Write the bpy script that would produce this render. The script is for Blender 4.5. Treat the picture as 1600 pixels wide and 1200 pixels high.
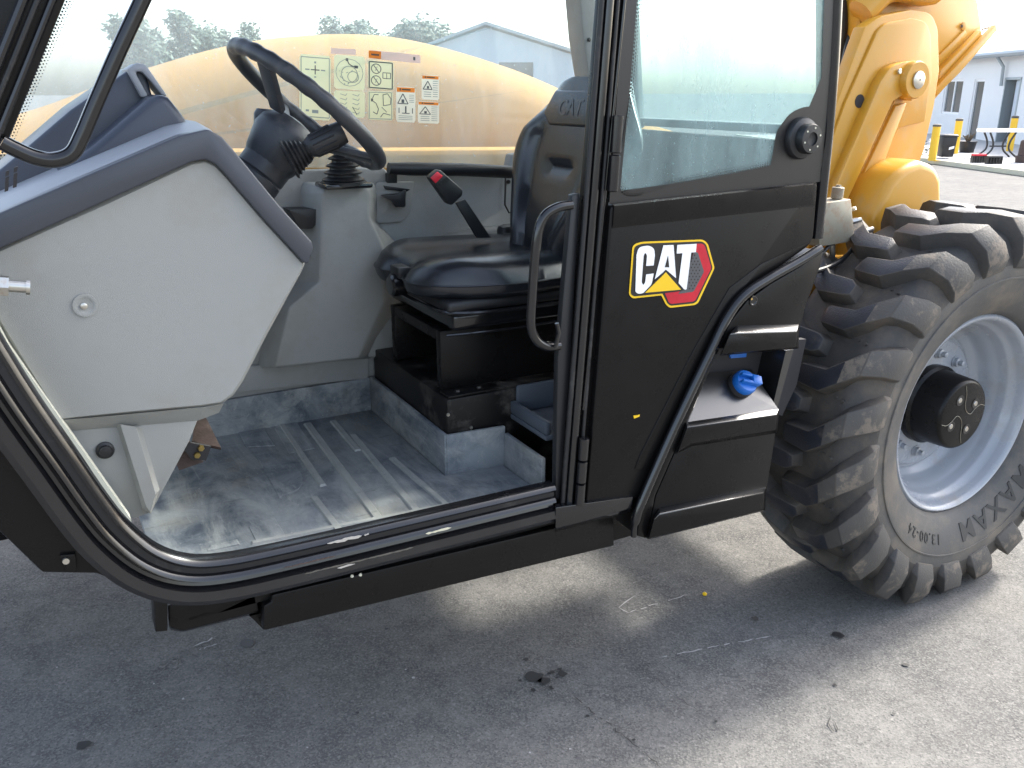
import bpy, bmesh, math, random
from mathutils import Vector, Matrix, noise as mnoise
random.seed(4)
R = math.radians
for o in list(bpy.data.objects): bpy.data.objects.remove(o)
S = bpy.context.scene
COL = S.collection

# ------------------------------------------------------------------ camera
F = 1364.0; H = 1.62
PITCH = math.atan(460 / F); YAW = R(28.8)
FW = Vector((math.sin(YAW) * math.cos(PITCH), math.cos(YAW) * math.cos(PITCH), -math.sin(PITCH)))
RT = Vector((math.cos(YAW), -math.sin(YAW), 0)); UP = RT.cross(FW)
CAM = Vector((0, 0, H))
cd = bpy.data.cameras.new('camera'); cam = bpy.data.objects.new('camera', cd); COL.objects.link(cam)
cd.sensor_width = 36; cd.lens = F / 1600 * 36; cd.clip_start = 0.05; cd.clip_end = 1000
m = Matrix((RT, UP, -FW)).transposed().to_4x4(); m.translation = CAM; cam.matrix_world = m
S.camera = cam

# ------------------------------------------------------------------ sky, sun, exposure
SUN_EL = R(40); SUN_AZ = R(6)          # azimuth measured from +X towards +Y
W = bpy.data.worlds.new('World'); S.world = W; W.use_nodes = True
nt = W.node_tree; bg = nt.nodes['Background']
sky = nt.nodes.new('ShaderNodeTexSky'); sky.sky_type = 'NISHITA'; sky.sun_disc = False
sky.sun_elevation = SUN_EL; sky.sun_rotation = math.pi / 2 - SUN_AZ
sky.dust_density = 3.0; sky.air_density = 1.0; sky.ozone_density = 1.0
bw = nt.nodes.new('ShaderNodeRGBToBW'); hz = nt.nodes.new('ShaderNodeMix'); hz.data_type = 'RGBA'; hz.inputs[0].default_value = .38
nt.links.new(sky.outputs[0], bw.inputs[0]); nt.links.new(sky.outputs[0], hz.inputs[6]); nt.links.new(bw.outputs[0], hz.inputs[7])
nt.links.new(hz.outputs[2], bg.inputs[0]); bg.inputs[1].default_value = 0.15
sl = bpy.data.lights.new('sun', 'SUN'); sl.energy = 2.1; sl.angle = R(6); sl.color = (1, .95, .86)
so = bpy.data.objects.new('sun', sl); COL.objects.link(so)
sd = Vector((math.cos(SUN_EL) * math.cos(SUN_AZ), math.cos(SUN_EL) * math.sin(SUN_AZ), math.sin(SUN_EL)))
so.rotation_euler = sd.to_track_quat('Z', 'Y').to_euler(); so.location = (10, 3, 12)
S.view_settings.view_transform = 'Standard'; S.view_settings.look = 'None'
S.view_settings.exposure = 2.15; S.view_settings.gamma = 1.0

# ------------------------------------------------------------------ geometry helpers
def ray(x, y): return FW * F + RT * (x - 800) + UP * (600 - y)
def at(x, y, Y): d = ray(x, y); return CAM + d * (Y / d.y)
def atx(x, y, X): d = ray(x, y); return CAM + d * (X / d.x)
def atz(x, y, Z): d = ray(x, y); return CAM + d * ((Z - H) / d.z)
def dep(p): return (p - CAM).dot(FW)
V = Vector

def fillet(poly, n=5):
    """pixel polygon whose entries may carry a corner radius as third value"""
    out = []; N = len(poly)
    for i, p in enumerate(poly):
        if len(p) < 3 or not p[2]: out.append((p[0], p[1])); continue
        a = V(poly[i - 1][:2]); b = V(p[:2]); c = V(poly[(i + 1) % N][:2])
        u = (a - b); w = (c - b); r = min(p[2], u.length * .48, w.length * .48)
        s = b + u.normalized() * r; e = b + w.normalized() * r
        for k in range(n + 1):
            t = k / n; q = s * (1 - t) ** 2 + b * 2 * t * (1 - t) + e * t * t
            out.append((q.x, q.y))
    return out

def crom(pts, n=6, closed=False):
    P = [V(p) for p in pts]; out = []; N = len(P)
    rng = range(N if closed else N - 1)
    for i in rng:
        if closed: p0, p1, p2, p3 = P[i - 1], P[i], P[(i + 1) % N], P[(i + 2) % N]
        else:
            p1, p2 = P[i], P[i + 1]
            p0 = P[i - 1] if i > 0 else p1 * 2 - p2
            p3 = P[i + 2] if i + 2 < N else p2 * 2 - p1
        for k in range(n):
            t = k / n
            out.append(.5 * ((2 * p1) + (p2 - p0) * t + (2 * p0 - 5 * p1 + 4 * p2 - p3) * t * t + (3 * p1 - p0 - 3 * p2 + p3) * t ** 3))
    if not closed: out.append(P[-1])
    return out

class MB:
    def __init__(s): s.v = []; s.f = []; s.mi = []; s.mats = []
    def m(s, mat):
        if mat not in s.mats: s.mats.append(mat)
        return s.mats.index(mat)
    def add(s, vs, fs, mat):
        b = len(s.v); k = s.m(mat)
        s.v += [tuple(v) for v in vs]
        for f in fs: s.f.append(tuple(i + b for i in f)); s.mi.append(k)
        return s
    def poly(s, pts, mat): return s.add(pts, [tuple(range(len(pts)))], mat)
    def loft(s, rings, mat, caps=True, closed=True):
        n = len(rings[0]); vs = [p for r in rings for p in r]; fs = []
        for j in range(len(rings) - 1):
            for i in range(n if closed else n - 1):
                k = (i + 1) % n
                fs.append((j * n + i, j * n + k, (j + 1) * n + k, (j + 1) * n + i))
        if caps: fs.append(tuple(range(n - 1, -1, -1))); fs.append(tuple(range((len(rings) - 1) * n, len(rings) * n)))
        return s.add(vs, fs, mat)
    def prism(s, pts, d, mat): d = V(d); return s.loft([[V(p) for p in pts], [V(p) + d for p in pts]], mat)
    def plate(s, px, Y, th, mat): return s.prism([at(x, y, Y) for x, y in fillet(px)], (0, th, 0), mat)
    def cplate(s, px, Y0, px1, Y1, mat, back=0):
        r = [[at(x, y, Y0) for x, y in fillet(px)], [at(x, y, Y1) for x, y in fillet(px1)]]
        if back: r.append([p + V((0, back, 0)) for p in r[1]])
        return s.loft(r, mat)
    def box(s, a, b, mat, M=None):
        x0, y0, z0 = a; x1, y1, z1 = b
        vs = [V(p) for p in ((x0,y0,z0),(x1,y0,z0),(x1,y1,z0),(x0,y1,z0),(x0,y0,z1),(x1,y0,z1),(x1,y1,z1),(x0,y1,z1))]
        if M: vs = [M @ p for p in vs]
        return s.add(vs, [(0,3,2,1),(4,5,6,7),(0,1,5,4),(1,2,6,5),(2,3,7,6),(3,0,4,7)], mat)
    def tube(s, pts, r, mat, seg=12, caps=True, closed=False):
        pts = [V(p) for p in pts]; N = len(pts); rings = []; prev = None
        for i, p in enumerate(pts):
            if closed: t = pts[(i + 1) % N] - pts[i - 1]
            else: t = pts[min(i + 1, N - 1)] - pts[max(i - 1, 0)]
            t.normalize()
            if prev is None:
                a = V((0, 0, 1)) if abs(t.z) < .9 else V((1, 0, 0)); u = t.cross(a).normalized()
            else: u = (prev - t * prev.dot(t)).normalized()
            prev = u; w = t.cross(u); rr = r[i] if isinstance(r, (list, tuple)) else r
            rings.append([p + (u * math.cos(2 * math.pi * k / seg) + w * math.sin(2 * math.pi * k / seg)) * rr for k in range(seg)])
        if closed: rings.append(rings[0])
        return s.loft(rings, mat, caps=caps and not closed)
    def lathe(s, c, axis, prof, mat, seg=32, caps=True):
        c = V(c); a = V(axis).normalized(); u = a.orthogonal().normalized(); w = a.cross(u)
        return s.loft([[c + a * h + (u * math.cos(2 * math.pi * k / seg) + w * math.sin(2 * math.pi * k / seg)) * r for k in range(seg)] for r, h in prof], mat, caps=caps)
    def sweep(s, path, prof, mat, caps=True):
        P = [V(p) for p in path]; rings = []
        for i, p in enumerate(P):
            t = P[min(i + 1, len(P) - 1)] - P[max(i - 1, 0)]; t.y = 0; t.normalize()
            n = V((t.z, 0, -t.x))
            rings.append([p + n * a + V((0, b, 0)) for a, b in prof])
        return s.loft(rings, mat, caps=caps)
    def grid(s, fn, nu, nv, mat, flip=False):
        vs = [fn(i / nu, j / nv) for i in range(nu + 1) for j in range(nv + 1)]
        fs = []
        for i in range(nu):
            for j in range(nv):
                a = i * (nv + 1) + j; q = (a, a + nv + 1, a + nv + 2, a + 1)
                fs.append(q[::-1] if flip else q)
        return s.add(vs, fs, mat)
    def text(s, body, fn, mat, size=1.0, ext=0.0, bold=0.0, sp=1.0):
        cu = bpy.data.curves.new('t', 'FONT'); cu.body = body; cu.size = size; cu.extrude = ext; cu.offset = bold
        cu.space_character = sp; cu.align_x = 'CENTER'; cu.align_y = 'CENTER'; cu.resolution_u = 3
        ob = bpy.data.objects.new('t', cu); COL.objects.link(ob); bpy.context.view_layer.update()
        me = bpy.data.meshes.new_from_object(ob.evaluated_get(bpy.context.evaluated_depsgraph_get()))
        s.add([fn(v.co) for v in me.vertices], [tuple(p.vertices) for p in me.polygons], mat)
        bpy.data.objects.remove(ob); bpy.data.meshes.remove(me); bpy.data.curves.remove(cu)
        return s
    def build(s, name, parent=None, bevel=0, seg=2, smooth=35, recalc=True, sub=0):
        me = bpy.data.meshes.new(name); me.from_pydata(s.v, [], s.f)
        for k in s.mats: me.materials.append(k)
        for p, k in zip(me.polygons, s.mi): p.material_index = k
        bm = bmesh.new(); bm.from_mesh(me)
        bmesh.ops.remove_doubles(bm, verts=bm.verts, dist=1e-5)
        if recalc: bmesh.ops.recalc_face_normals(bm, faces=bm.faces)
        if bevel:
            ed = [e for e in bm.edges if len(e.link_faces) == 2 and e.calc_face_angle(0) > R(28)]
            bmesh.ops.bevel(bm, geom=ed, offset=bevel, segments=seg, profile=.5, affect='EDGES', clamp_overlap=True)
        bm.to_mesh(me); bm.free()
        if smooth:
            me.polygons.foreach_set('use_smooth', [True] * len(me.polygons)); me.set_sharp_from_angle(angle=R(smooth))
        o = bpy.data.objects.new(name, me); COL.objects.link(o); attach(o, parent)
        if sub:
            md = o.modifiers.new('sub', 'SUBSURF'); md.levels = sub; md.render_levels = sub
        return o

def attach(o, parent):
    if parent is not None:
        o.parent = parent
        o.matrix_parent_inverse = Matrix.Translation(-parent.location)
def empty(name, loc):
    o = bpy.data.objects.new(name, None); o.location = loc; COL.objects.link(o); o.empty_display_size = .2; return o
def tag(o, label=None, cat=None, group=None, kind=None):
    if label: o['label'] = label
    if cat: o['category'] = cat
    if group: o['group'] = group
    if kind: o['kind'] = kind
    return o

# ------------------------------------------------------------------ materials
def pmat(name, col, rough=.5, metal=0, spec=.5, coat=0, col2=None, nscale=8, namt=.5, bump=0, bscale=200, dirt=None, damt=.4, dscale=6, rvar=0, stretch=None, detail=6, dend=.8):
    M = bpy.data.materials.new(name); M.use_nodes = True; n = M.node_tree.nodes; l = M.node_tree.links
    b = n['Principled BSDF']; b.inputs['Base Color'].default_value = (*col, 1); b.inputs['Roughness'].default_value = rough
    b.inputs['Metallic'].default_value = metal; b.inputs['Specular IOR Level'].default_value = spec
    b.inputs['Coat Weight'].default_value = coat; b.inputs['Coat Roughness'].default_value = .08
    tc = n.new('ShaderNodeTexCoord'); src = tc.outputs['Object']
    if stretch:
        mp = n.new('ShaderNodeMapping'); mp.inputs['Scale'].default_value = stretch; l.new(src, mp.inputs[0]); src = mp.outputs[0]
    cur = None
    def noise(sc, det=detail, ro=.6):
        t = n.new('ShaderNodeTexNoise'); t.inputs['Scale'].default_value = sc; t.inputs['Detail'].default_value = det
        t.inputs['Roughness'].default_value = ro; l.new(src, t.inputs['Vector']); return t.outputs['Fac']
    def ramp(s, a, c):
        r = n.new('ShaderNodeMapRange'); r.inputs[1].default_value = a; r.inputs[2].default_value = c; r.clamp = True
        l.new(s, r.inputs[0]); return r.outputs[0]
    def mix(f, A, B):
        x = n.new('ShaderNodeMix'); x.data_type = 'RGBA'; l.new(f, x.inputs[0])
        for k, q in ((6, A), (7, B)):
            if isinstance(q, tuple): x.inputs[k].default_value = (*q, 1)
            else: l.new(q, x.inputs[k])
        return x.outputs[2]
    cur = col
    if col2: cur = mix(ramp(noise(nscale), .5 - namt / 2, .5 + namt / 2), col, col2)
    if dirt:
        f = ramp(noise(dscale, 8, .7), .62 - damt * .5, dend)
        cur = mix(f, cur, dirt)
        rr = n.new('ShaderNodeMapRange'); rr.inputs[3].default_value = rough; rr.inputs[4].default_value = max(rough, .75); l.new(f, rr.inputs[0]); l.new(rr.outputs[0], b.inputs['Roughness'])
    elif rvar:
        rr = n.new('ShaderNodeMapRange'); rr.inputs[1].default_value = .3; rr.inputs[2].default_value = .7
        rr.inputs[3].default_value = rough - rvar; rr.inputs[4].default_value = rough + rvar
        l.new(noise(14, 8), rr.inputs[0]); l.new(rr.outputs[0], b.inputs['Roughness'])
    if not isinstance(cur, tuple): l.new(cur, b.inputs['Base Color'])
    if bump:
        bp = n.new('ShaderNodeBump'); bp.inputs['Strength'].default_value = bump; bp.inputs['Distance'].default_value = .002
        l.new(noise(bscale, 3), bp.inputs['Height']); l.new(bp.outputs[0], b.inputs['Normal'])
    return M

BLACK = pmat('black_gloss_paint', (.007, .007, .008), .2, coat=.3, rvar=.08, bump=.04, bscale=60)
SATIN = pmat('black_satin_paint', (.0065, .006, .006), .3, spec=.2, rvar=.08, bump=.12, bscale=420)
SATIND = pmat('black_satin_dusty', (.0065, .006, .006), .36, spec=.22, dirt=(.12, .11, .095), damt=.25, dscale=9)
RUB = pmat('black_rubber_seal', (.009, .009, .010), .5, dirt=(.07, .065, .06), damt=.15, dscale=14)
BPLA = pmat('black_plastic', (.012, .0125, .014), .42, bump=.2, bscale=500)
VINYL = pmat('seat_vinyl', (.012, .0135, .017), .27, spec=.6, bump=.1, bscale=600)
LGREY = pmat('light_grey_plastic', (.29, .292, .275), .5, bump=.5, bscale=700, col2=(.268, .271, .256), nscale=2.5, dirt=(.27, .25, .215), damt=.14, dscale=5)
EDGE = pmat('pale_panel_edge', (.66, .66, .55), .5)
MGREY = pmat('mid_grey_plastic', (.29, .295, .285), .55, bump=.3, bscale=700, col2=(.25, .255, .245), nscale=4, dirt=(.22, .20, .17), damt=.25, dscale=3)
TRIM = pmat('slate_trim_plastic', (.045, .05, .062), .33, bump=.3, bscale=900)
SLATE = pmat('slate_dash_plastic', (.04, .048, .068), .35, bump=.2, bscale=700)
DTOP = pmat('grey_dash_top', (.25, .265, .29), .42, bump=.2, bscale=700)
STEER = pmat('steering_plastic', (.024, .027, .032), .38, bump=.25, bscale=600, dirt=(.08, .075, .07), damt=.12, dscale=18)
YEL = pmat('yellow_machine_paint', (.60, .30, .03), .32, coat=.1, col2=(.55, .27, .026), nscale=3, rvar=.06, dirt=(.46, .30, .12), damt=.2, dscale=10)
YELD = pmat('yellow_hood_paint', (.50, .265, .07), .75, spec=.15, col2=(.45, .25, .085), nscale=2)
TYRE = pmat('tyre_rubber', (.032, .031, .031), .62, col2=(.05, .046, .042), nscale=7, dirt=(.12, .096, .074), damt=.34, dscale=8, bump=.5, bscale=160)
TYREARM = pmat('tyre_lug_arm', (.055, .052, .049), .65, col2=(.08, .073, .065), nscale=8, dirt=(.16, .132, .105), damt=.2, dscale=11, dend=.6, bump=.6, bscale=160)
TYRES = pmat('tyre_sidewall', (.062, .061, .06), .6, col2=(.085, .08, .074), nscale=4, dirt=(.2, .165, .125), damt=.3, dscale=5, bump=.3, bscale=160)
TREADF = pmat('tyre_lug_face', (.012, .014, .021), .42, col2=(.02, .022, .03), nscale=12, dirt=(.10, .08, .06), damt=.1, dscale=9, bump=.7, bscale=220)
LETT = pmat('tyre_lettering', (.02, .0195, .019), .5)
RIM = pmat('grey_rim_paint', (.33, .35, .38), .27, coat=.3, col2=(.30, .315, .345), nscale=4, dirt=(.30, .27, .23), damt=.15, dscale=7)
STEEL = pmat('zinc_steel', (.55, .53, .48), .32, metal=1, dirt=(.30, .17, .08), damt=.18, dscale=40)
BRASS = pmat('brass_fitting', (.62, .45, .16), .3, metal=1)
ZBLK = pmat('galvanised_block', (.27, .255, .205), .5, metal=.4, dirt=(.25, .14, .08), damt=.3, dscale=28)
RUST = pmat('rusty_pedal', (.045, .028, .024), .7, col2=(.085, .055, .048), nscale=40, bump=.6, bscale=150)
BLUE = pmat('blue_cap_plastic', (.012, .14, .52), .35)
RED = pmat('red_plastic', (.62, .02, .04), .4)
DYEL = pmat('decal_yellow', (.80, .50, .012), .35)
DWHT = pmat('decal_white', (.82, .82, .82), .35)
DBLK = pmat('decal_black', (.015, .014, .014), .35)
DRED = pmat('decal_red', (.60, .012, .03), .35, col2=(.42, .006, .02), nscale=30)
DGRY = pmat('decal_grey', (.085, .085, .09), .35)
def smat(name, col):
    M = bpy.data.materials.new(name); M.use_nodes = True; n = M.node_tree.nodes; l = M.node_tree.links; n.remove(n['Principled BSDF'])
    d = n.new('ShaderNodeBsdfDiffuse'); t = n.new('ShaderNodeBsdfTranslucent'); x = n.new('ShaderNodeMixShader'); x.inputs[0].default_value = .55
    d.inputs[0].default_value = (*col, 1); t.inputs[0].default_value = (*col, 1)
    l.new(d.outputs[0], x.inputs[1]); l.new(t.outputs[0], x.inputs[2]); l.new(x.outputs[0], n['Material Output'].inputs[0]); return M
STK = smat('sticker_cream', (.90, .90, .62))
STKW = smat('sticker_white', (.93, .92, .80))
STKO = smat('sticker_orange', (.95, .36, .08))
STKP = smat('sticker_faded_pink', (.80, .62, .56))
INK = pmat('sticker_ink', (.09, .10, .10), .6)
INKG = pmat('sticker_grey_ink', (.33, .36, .32), .6)
WHITEP = pmat('white_wall_paint', (.78, .78, .77), .7, col2=(.72, .72, .72), nscale=.7)
ROOFM = pmat('grey_roof_metal', (.32, .36, .38), .4, metal=.3)
DARK = pmat('dark_interior', (.03, .028, .03), .8)
PANE = pmat('window_pane', (.07, .08, .085), .08, spec=.8)
BOLY = pmat('bollard_yellow', (.85, .50, .03), .5)
CONC = pmat('pale_concrete', (.42, .41, .40), .85, col2=(.36, .35, .34), nscale=1.5, bump=.3, bscale=60)
KERB = pmat('kerb_paint', (.62, .58, .42), .8, col2=(.5, .47, .38), nscale=3)
LEAF = pmat('leaf_green', (.045, .075, .045), .6, col2=(.06, .095, .055), nscale=2)
BARK = pmat('bark', (.10, .08, .06), .9)
CHALK = pmat('pale_scratch', (.37, .36, .35), .9)
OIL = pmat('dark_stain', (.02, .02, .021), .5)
WOODS = pmat('brown_wear', (.10, .09, .075), .8)

BARN = pmat('pale_barn_sheet', (.50, .55, .60), .6)

def asphalt():
    M = bpy.data.materials.new('worn_asphalt'); M.use_nodes = True; n = M.node_tree.nodes; l = M.node_tree.links; b = n['Principled BSDF']
    tc = n.new('ShaderNodeTexCoord'); src = tc.outputs['Object']
    def nz(sc, det=4, ro=.6):
        t = n.new('ShaderNodeTexNoise'); t.inputs['Scale'].default_value = sc; t.inputs['Detail'].default_value = det; t.inputs['Roughness'].default_value = ro
        l.new(src, t.inputs['Vector']); return t.outputs['Fac']
    def rg(s, a, c, lo=0, hi=1):
        r = n.new('ShaderNodeMapRange'); r.inputs[1].default_value = a; r.inputs[2].default_value = c; r.inputs[3].default_value = lo; r.inputs[4].default_value = hi; l.new(s, r.inputs[0]); return r.outputs[0]
    def mix(f, A, B, t='MIX'):
        x = n.new('ShaderNodeMix'); x.data_type = 'RGBA'; x.blend_type = t
        if isinstance(f, float): x.inputs[0].default_value = f
        else: l.new(f, x.inputs[0])
        for k, q in ((6, A), (7, B)):
            if isinstance(q, tuple): x.inputs[k].default_value = (*q, 1)
            else: l.new(q, x.inputs[k])
        return x.outputs[2]
    vo = n.new('ShaderNodeTexVoronoi'); vo.inputs['Scale'].default_value = 210; l.new(src, vo.inputs['Vector'])
    vo2 = n.new('ShaderNodeTexVoronoi'); vo2.inputs['Scale'].default_value = 150; l.new(src, vo2.inputs['Vector'])
    sep = n.new('ShaderNodeSeparateColor'); l.new(vo.outputs['Color'], sep.inputs[0])
    sep2 = n.new('ShaderNodeSeparateColor'); l.new(vo2.outputs['Color'], sep2.inputs[0])
    base = mix(rg(nz(1.3, 6), .35, .65), (.135, .133, .130), (.185, .18, .17))
    base = mix(rg(nz(7, 9, .78), .40, .66), base, (.085, .085, .084))
    base = mix(rg(nz(.9, 7, .65), .50, .68, 0, .5), base, (.20, .19, .17))
    base = mix(rg(nz(3.3, 9, .75), .55, .70, 0, .7), base, (.07, .069, .068))
    base = mix(rg(sep.outputs[0], .3, 1.0, 0, .6), base, (.23, .222, .208))
    base = mix(rg(sep.outputs[1], .78, 1.0, 0, .65), base, (.07, .07, .07))
    base = mix(rg(sep2.outputs[0], .94, .99, 0, .3), base, (.34, .33, .31))
    base = mix(rg(nz(2.6, 9, .8), .66, .74), base, (.045, .044, .045))
    l.new(base, b.inputs['Base Color']); b.inputs['Roughness'].default_value = .9; b.inputs['Specular IOR Level'].default_value = .12
    bp = n.new('ShaderNodeBump'); bp.inputs['Strength'].default_value = .32; bp.inputs['Distance'].default_value = .003
    l.new(vo.outputs['Distance'], bp.inputs['Height']); l.new(bp.outputs[0], b.inputs['Normal'])
    return M
ASPH = asphalt()

def matmat(rib=False):
    """dusty ribbed rubber floor mat: blue-black rubber under grey dust with wipe marks"""
    M = bpy.data.materials.new('dusty_floor_mat'); M.use_nodes = True; n = M.node_tree.nodes; l = M.node_tree.links; b = n['Principled BSDF']
    tc = n.new('ShaderNodeTexCoord')
    def nz(sc, det=6, ro=.6, st=None, dist=0):
        src = tc.outputs['Object']
        if st:
            mp = n.new('ShaderNodeMapping'); mp.inputs['Scale'].default_value = st; mp.inputs['Rotation'].default_value = (0, 0, .5); l.new(src, mp.inputs[0]); src = mp.outputs[0]
        t = n.new('ShaderNodeTexNoise'); t.inputs['Scale'].default_value = sc; t.inputs['Detail'].default_value = det; t.inputs['Roughness'].default_value = ro; t.inputs['Distortion'].default_value = dist
        l.new(src, t.inputs['Vector']); return t.outputs['Fac']
    def rg(s, a, c, lo=0, hi=1):
        r = n.new('ShaderNodeMapRange'); r.inputs[1].default_value = a; r.inputs[2].default_value = c; r.inputs[3].default_value = lo; r.inputs[4].default_value = hi; l.new(s, r.inputs[0]); return r.outputs[0]
    def mix(f, A, B):
        x = n.new('ShaderNodeMix'); x.data_type = 'RGBA'; l.new(f, x.inputs[0])
        for k, q in ((6, A), (7, B)):
            if isinstance(q, tuple): x.inputs[k].default_value = (*q, 1)
            else: l.new(q, x.inputs[k])
        return x.outputs[2]
    c = mix(rg(nz(5.5, 10, .72, None, .6), .36, .62), (.055, .068, .086), (.22, .235, .245))
    c = mix(rg(nz(7, 10, .75, (1, .3, 1), .8), .47, .66, 0, .75), c, (.34, .345, .325))
    c = mix(rg(nz(3, 9, .7), .52, .68, 0, .6), c, (.20, .18, .14))
    if rib: c = mix(rg(nz(30, 6), .2, .6, .35, .75), c, (.30, .30, .275))
    c = mix(rg(nz(45, 8, .8, (1, .12, 1), .3), .56, .66, 0, .45), c, (.36, .36, .34))
    c = mix(rg(nz(38, 8, .8, (.15, 1, 1), .3), .58, .66, 0, .5), c, (.05, .055, .06))
    c = mix(rg(nz(140, 2), .70, .76, 0, .8), c, (.42, .40, .36))
    l.new(c, b.inputs['Base Color']); b.inputs['Roughness'].default_value = .6
    bp = n.new('ShaderNodeBump'); bp.inputs['Strength'].default_value = .35; bp.inputs['Distance'].default_value = .002
    l.new(nz(120, 4), bp.inputs['Height']); l.new(bp.outputs[0], b.inputs['Normal'])
    return M
MAT = matmat(); MATR = matmat(True)

def glass(name, tint, dirt, lo, hi, vert=True):
    M = bpy.data.materials.new(name); M.use_nodes = True; n = M.node_tree.nodes; l = M.node_tree.links
    out = n['Material Output']; n.remove(n['Principled BSDF'])
    tc = n.new('ShaderNodeTexCoord'); mp = n.new('ShaderNodeMapping'); l.new(tc.outputs['Object'], mp.inputs[0])
    if vert: mp.inputs['Scale'].default_value = (1, 1, .22)
    t = n.new('ShaderNodeTexNoise'); t.inputs['Scale'].default_value = 9; t.inputs['Detail'].default_value = 9; t.inputs['Roughness'].default_value = .72; l.new(mp.outputs[0], t.inputs['Vector'])
    t2 = n.new('ShaderNodeTexNoise'); t2.inputs['Scale'].default_value = 90; t2.inputs['Detail'].default_value = 3; l.new(tc.outputs['Object'], t2.inputs['Vector'])
    r = n.new('ShaderNodeMapRange'); r.inputs[1].default_value = .35; r.inputs[2].default_value = .72; r.inputs[3].default_value = lo; r.inputs[4].default_value = hi; l.new(t.outputs['Fac'], r.inputs[0])
    r2 = n.new('ShaderNodeMapRange'); r2.inputs[1].default_value = .68; r2.inputs[2].default_value = .80; r2.inputs[3].default_value = 0; r2.inputs[4].default_value = .35; l.new(t2.outputs['Fac'], r2.inputs[0])
    ad = n.new('ShaderNodeMath'); ad.operation = 'ADD'; ad.use_clamp = True; l.new(r.outputs[0], ad.inputs[0]); l.new(r2.outputs[0], ad.inputs[1])
    tr = n.new('ShaderNodeBsdfTransparent'); tr.inputs[0].default_value = (*tint, 1)
    df = n.new('ShaderNodeBsdfDiffuse'); df.inputs[0].default_value = (*dirt, 1)
    tl = n.new('ShaderNodeBsdfTranslucent'); tl.inputs[0].default_value = (*dirt, 1)
    dm = n.new('ShaderNodeMixShader'); dm.inputs[0].default_value = .6; l.new(df.outputs[0], dm.inputs[1]); l.new(tl.outputs[0], dm.inputs[2])
    mx = n.new('ShaderNodeMixShader'); l.new(ad.outputs[0], mx.inputs[0]); l.new(tr.outputs[0], mx.inputs[1]); l.new(dm.outputs[0], mx.inputs[2])
    gl = n.new('ShaderNodeBsdfGlossy'); gl.inputs['Roughness'].default_value = .03
    fr = n.new('ShaderNodeFresnel'); ge = n.new('ShaderNodeNewGeometry'); ma = n.new('ShaderNodeMath'); ma.operation = 'MULTIPLY_ADD'
    ma.inputs[1].default_value = 1 / 1.45 - 1.45; ma.inputs[2].default_value = 1.45; l.new(ge.outputs['Backfacing'], ma.inputs[0]); l.new(ma.outputs[0], fr.inputs[0])
    m2 = n.new('ShaderNodeMixShader'); l.new(fr.outputs[0], m2.inputs[0]); l.new(mx.outputs[0], m2.inputs[1]); l.new(gl.outputs[0], m2.inputs[2])
    l.new(m2.outputs[0], out.inputs[0])
    return M
GLASSF = glass('dusty_side_glass', (.92, .985, 1), (.84, .92, .94), .12, .28)
GLASSQ = glass('streaked_quarter_glass', (.74, .86, .87), (.62, .76, .77), .12, .40)
GLASSR = glass('rear_glass', (.96, 1, 1), (.8, .9, .9), .04, .10)

# ================================================================== SETTING
b = MB(); b.poly([V(p) for p in ((-300, -300, 0), (300, -300, 0), (300, 300, 0), (-300, 300, 0))], ASPH)
ground = tag(b.build('ground', smooth=0, recalc=False), kind='structure')

def mark(name, pts, w, mat, z=.004):
    P = [atz(x, y, z) for x, y in pts]; L = []; Rr = []
    for i, p in enumerate(P):
        t = (P[min(i + 1, len(P) - 1)] - P[max(i - 1, 0)]).normalized(); nn = V((-t.y, t.x, 0)); ww = w * random.uniform(.3, 1)
        if i in (0, len(P) - 1): ww *= .2
        L.append(p + nn * ww); Rr.append(p - nn * ww)
    b = MB(); k = len(P)
    b.add(L + Rr, [(i, i + 1, k + i + 1, k + i) for i in range(k - 1) if k < 7 or random.random() > .2], mat)
    return b.build(name, ground, smooth=0)
def jit(a, c, n, j):
    return [(a[0] + (c[0] - a[0]) * i / n + random.uniform(-j, j), a[1] + (c[1] - a[1]) * i / n + random.uniform(-j * .5, j * .5)) for i in range(n + 1)]
mark('scratch', jit((1030, 1028), (1125, 1008), 14, 1.5), .0025, CHALK)
mark('scratch', jit((1105, 1012), (1202, 994), 14, 1.5), .003, CHALK)
mark('scratch', jit((982, 957), (1076, 928), 14, 2), .002, CHALK)
mark('scratch', [(993, 930), (978, 940), (967, 949), (975, 954), (984, 958)], .003, CHALK)
mark('scratch', jit((300, 1010), (345, 993), 8, 2), .004, CHALK)
mark('scratch', jit((310, 1015), (340, 1006), 8, 2), .003, CHALK)
mark('scratch', [(1298, 1118), (1294, 1130), (1302, 1142), (1309, 1140), (1303, 1125)], .0025, OIL)
def blot(px, py, r, mat, sq=1.0):
    c = atz(px, py, .004); b = MB(); n = 22
    b.poly(crom([c + V((math.cos(a) * r * sq, math.sin(a) * r, 0)) * random.uniform(.6, 1.15) for a in [2 * math.pi * i / 9 for i in range(9)]], 4, True), mat)
    return b.build('stain', ground, smooth=0)
for q in ((835, 1058, .028), (850, 1063, .02), (822, 1030, .010), (880, 1052, .015), (1310, 992, .018), (1180, 966, .012), (388, 1004, .022), (1415, 1038, .010), (1397, 1115, .005), (1305, 1070, .006), (130, 1165, .02), (604, 982, .006)):
    blot(*q, OIL)
mark('crack', jit((893, 1085), (1035, 1199), 26, 3), .0018, OIL); mark('crack', jit((1010, 1050), (1090, 1110), 16, 3), .0012, OIL)
for q in range(24): blot(random.uniform(20, 1580), random.uniform(1000, 1190), random.uniform(.0018, .0055), random.choice((OIL, OIL, CHALK)))
for q in range(9): blot(845 + random.gauss(0, 22), 1058 + random.gauss(0, 9), random.uniform(.003, .009), OIL)
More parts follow.
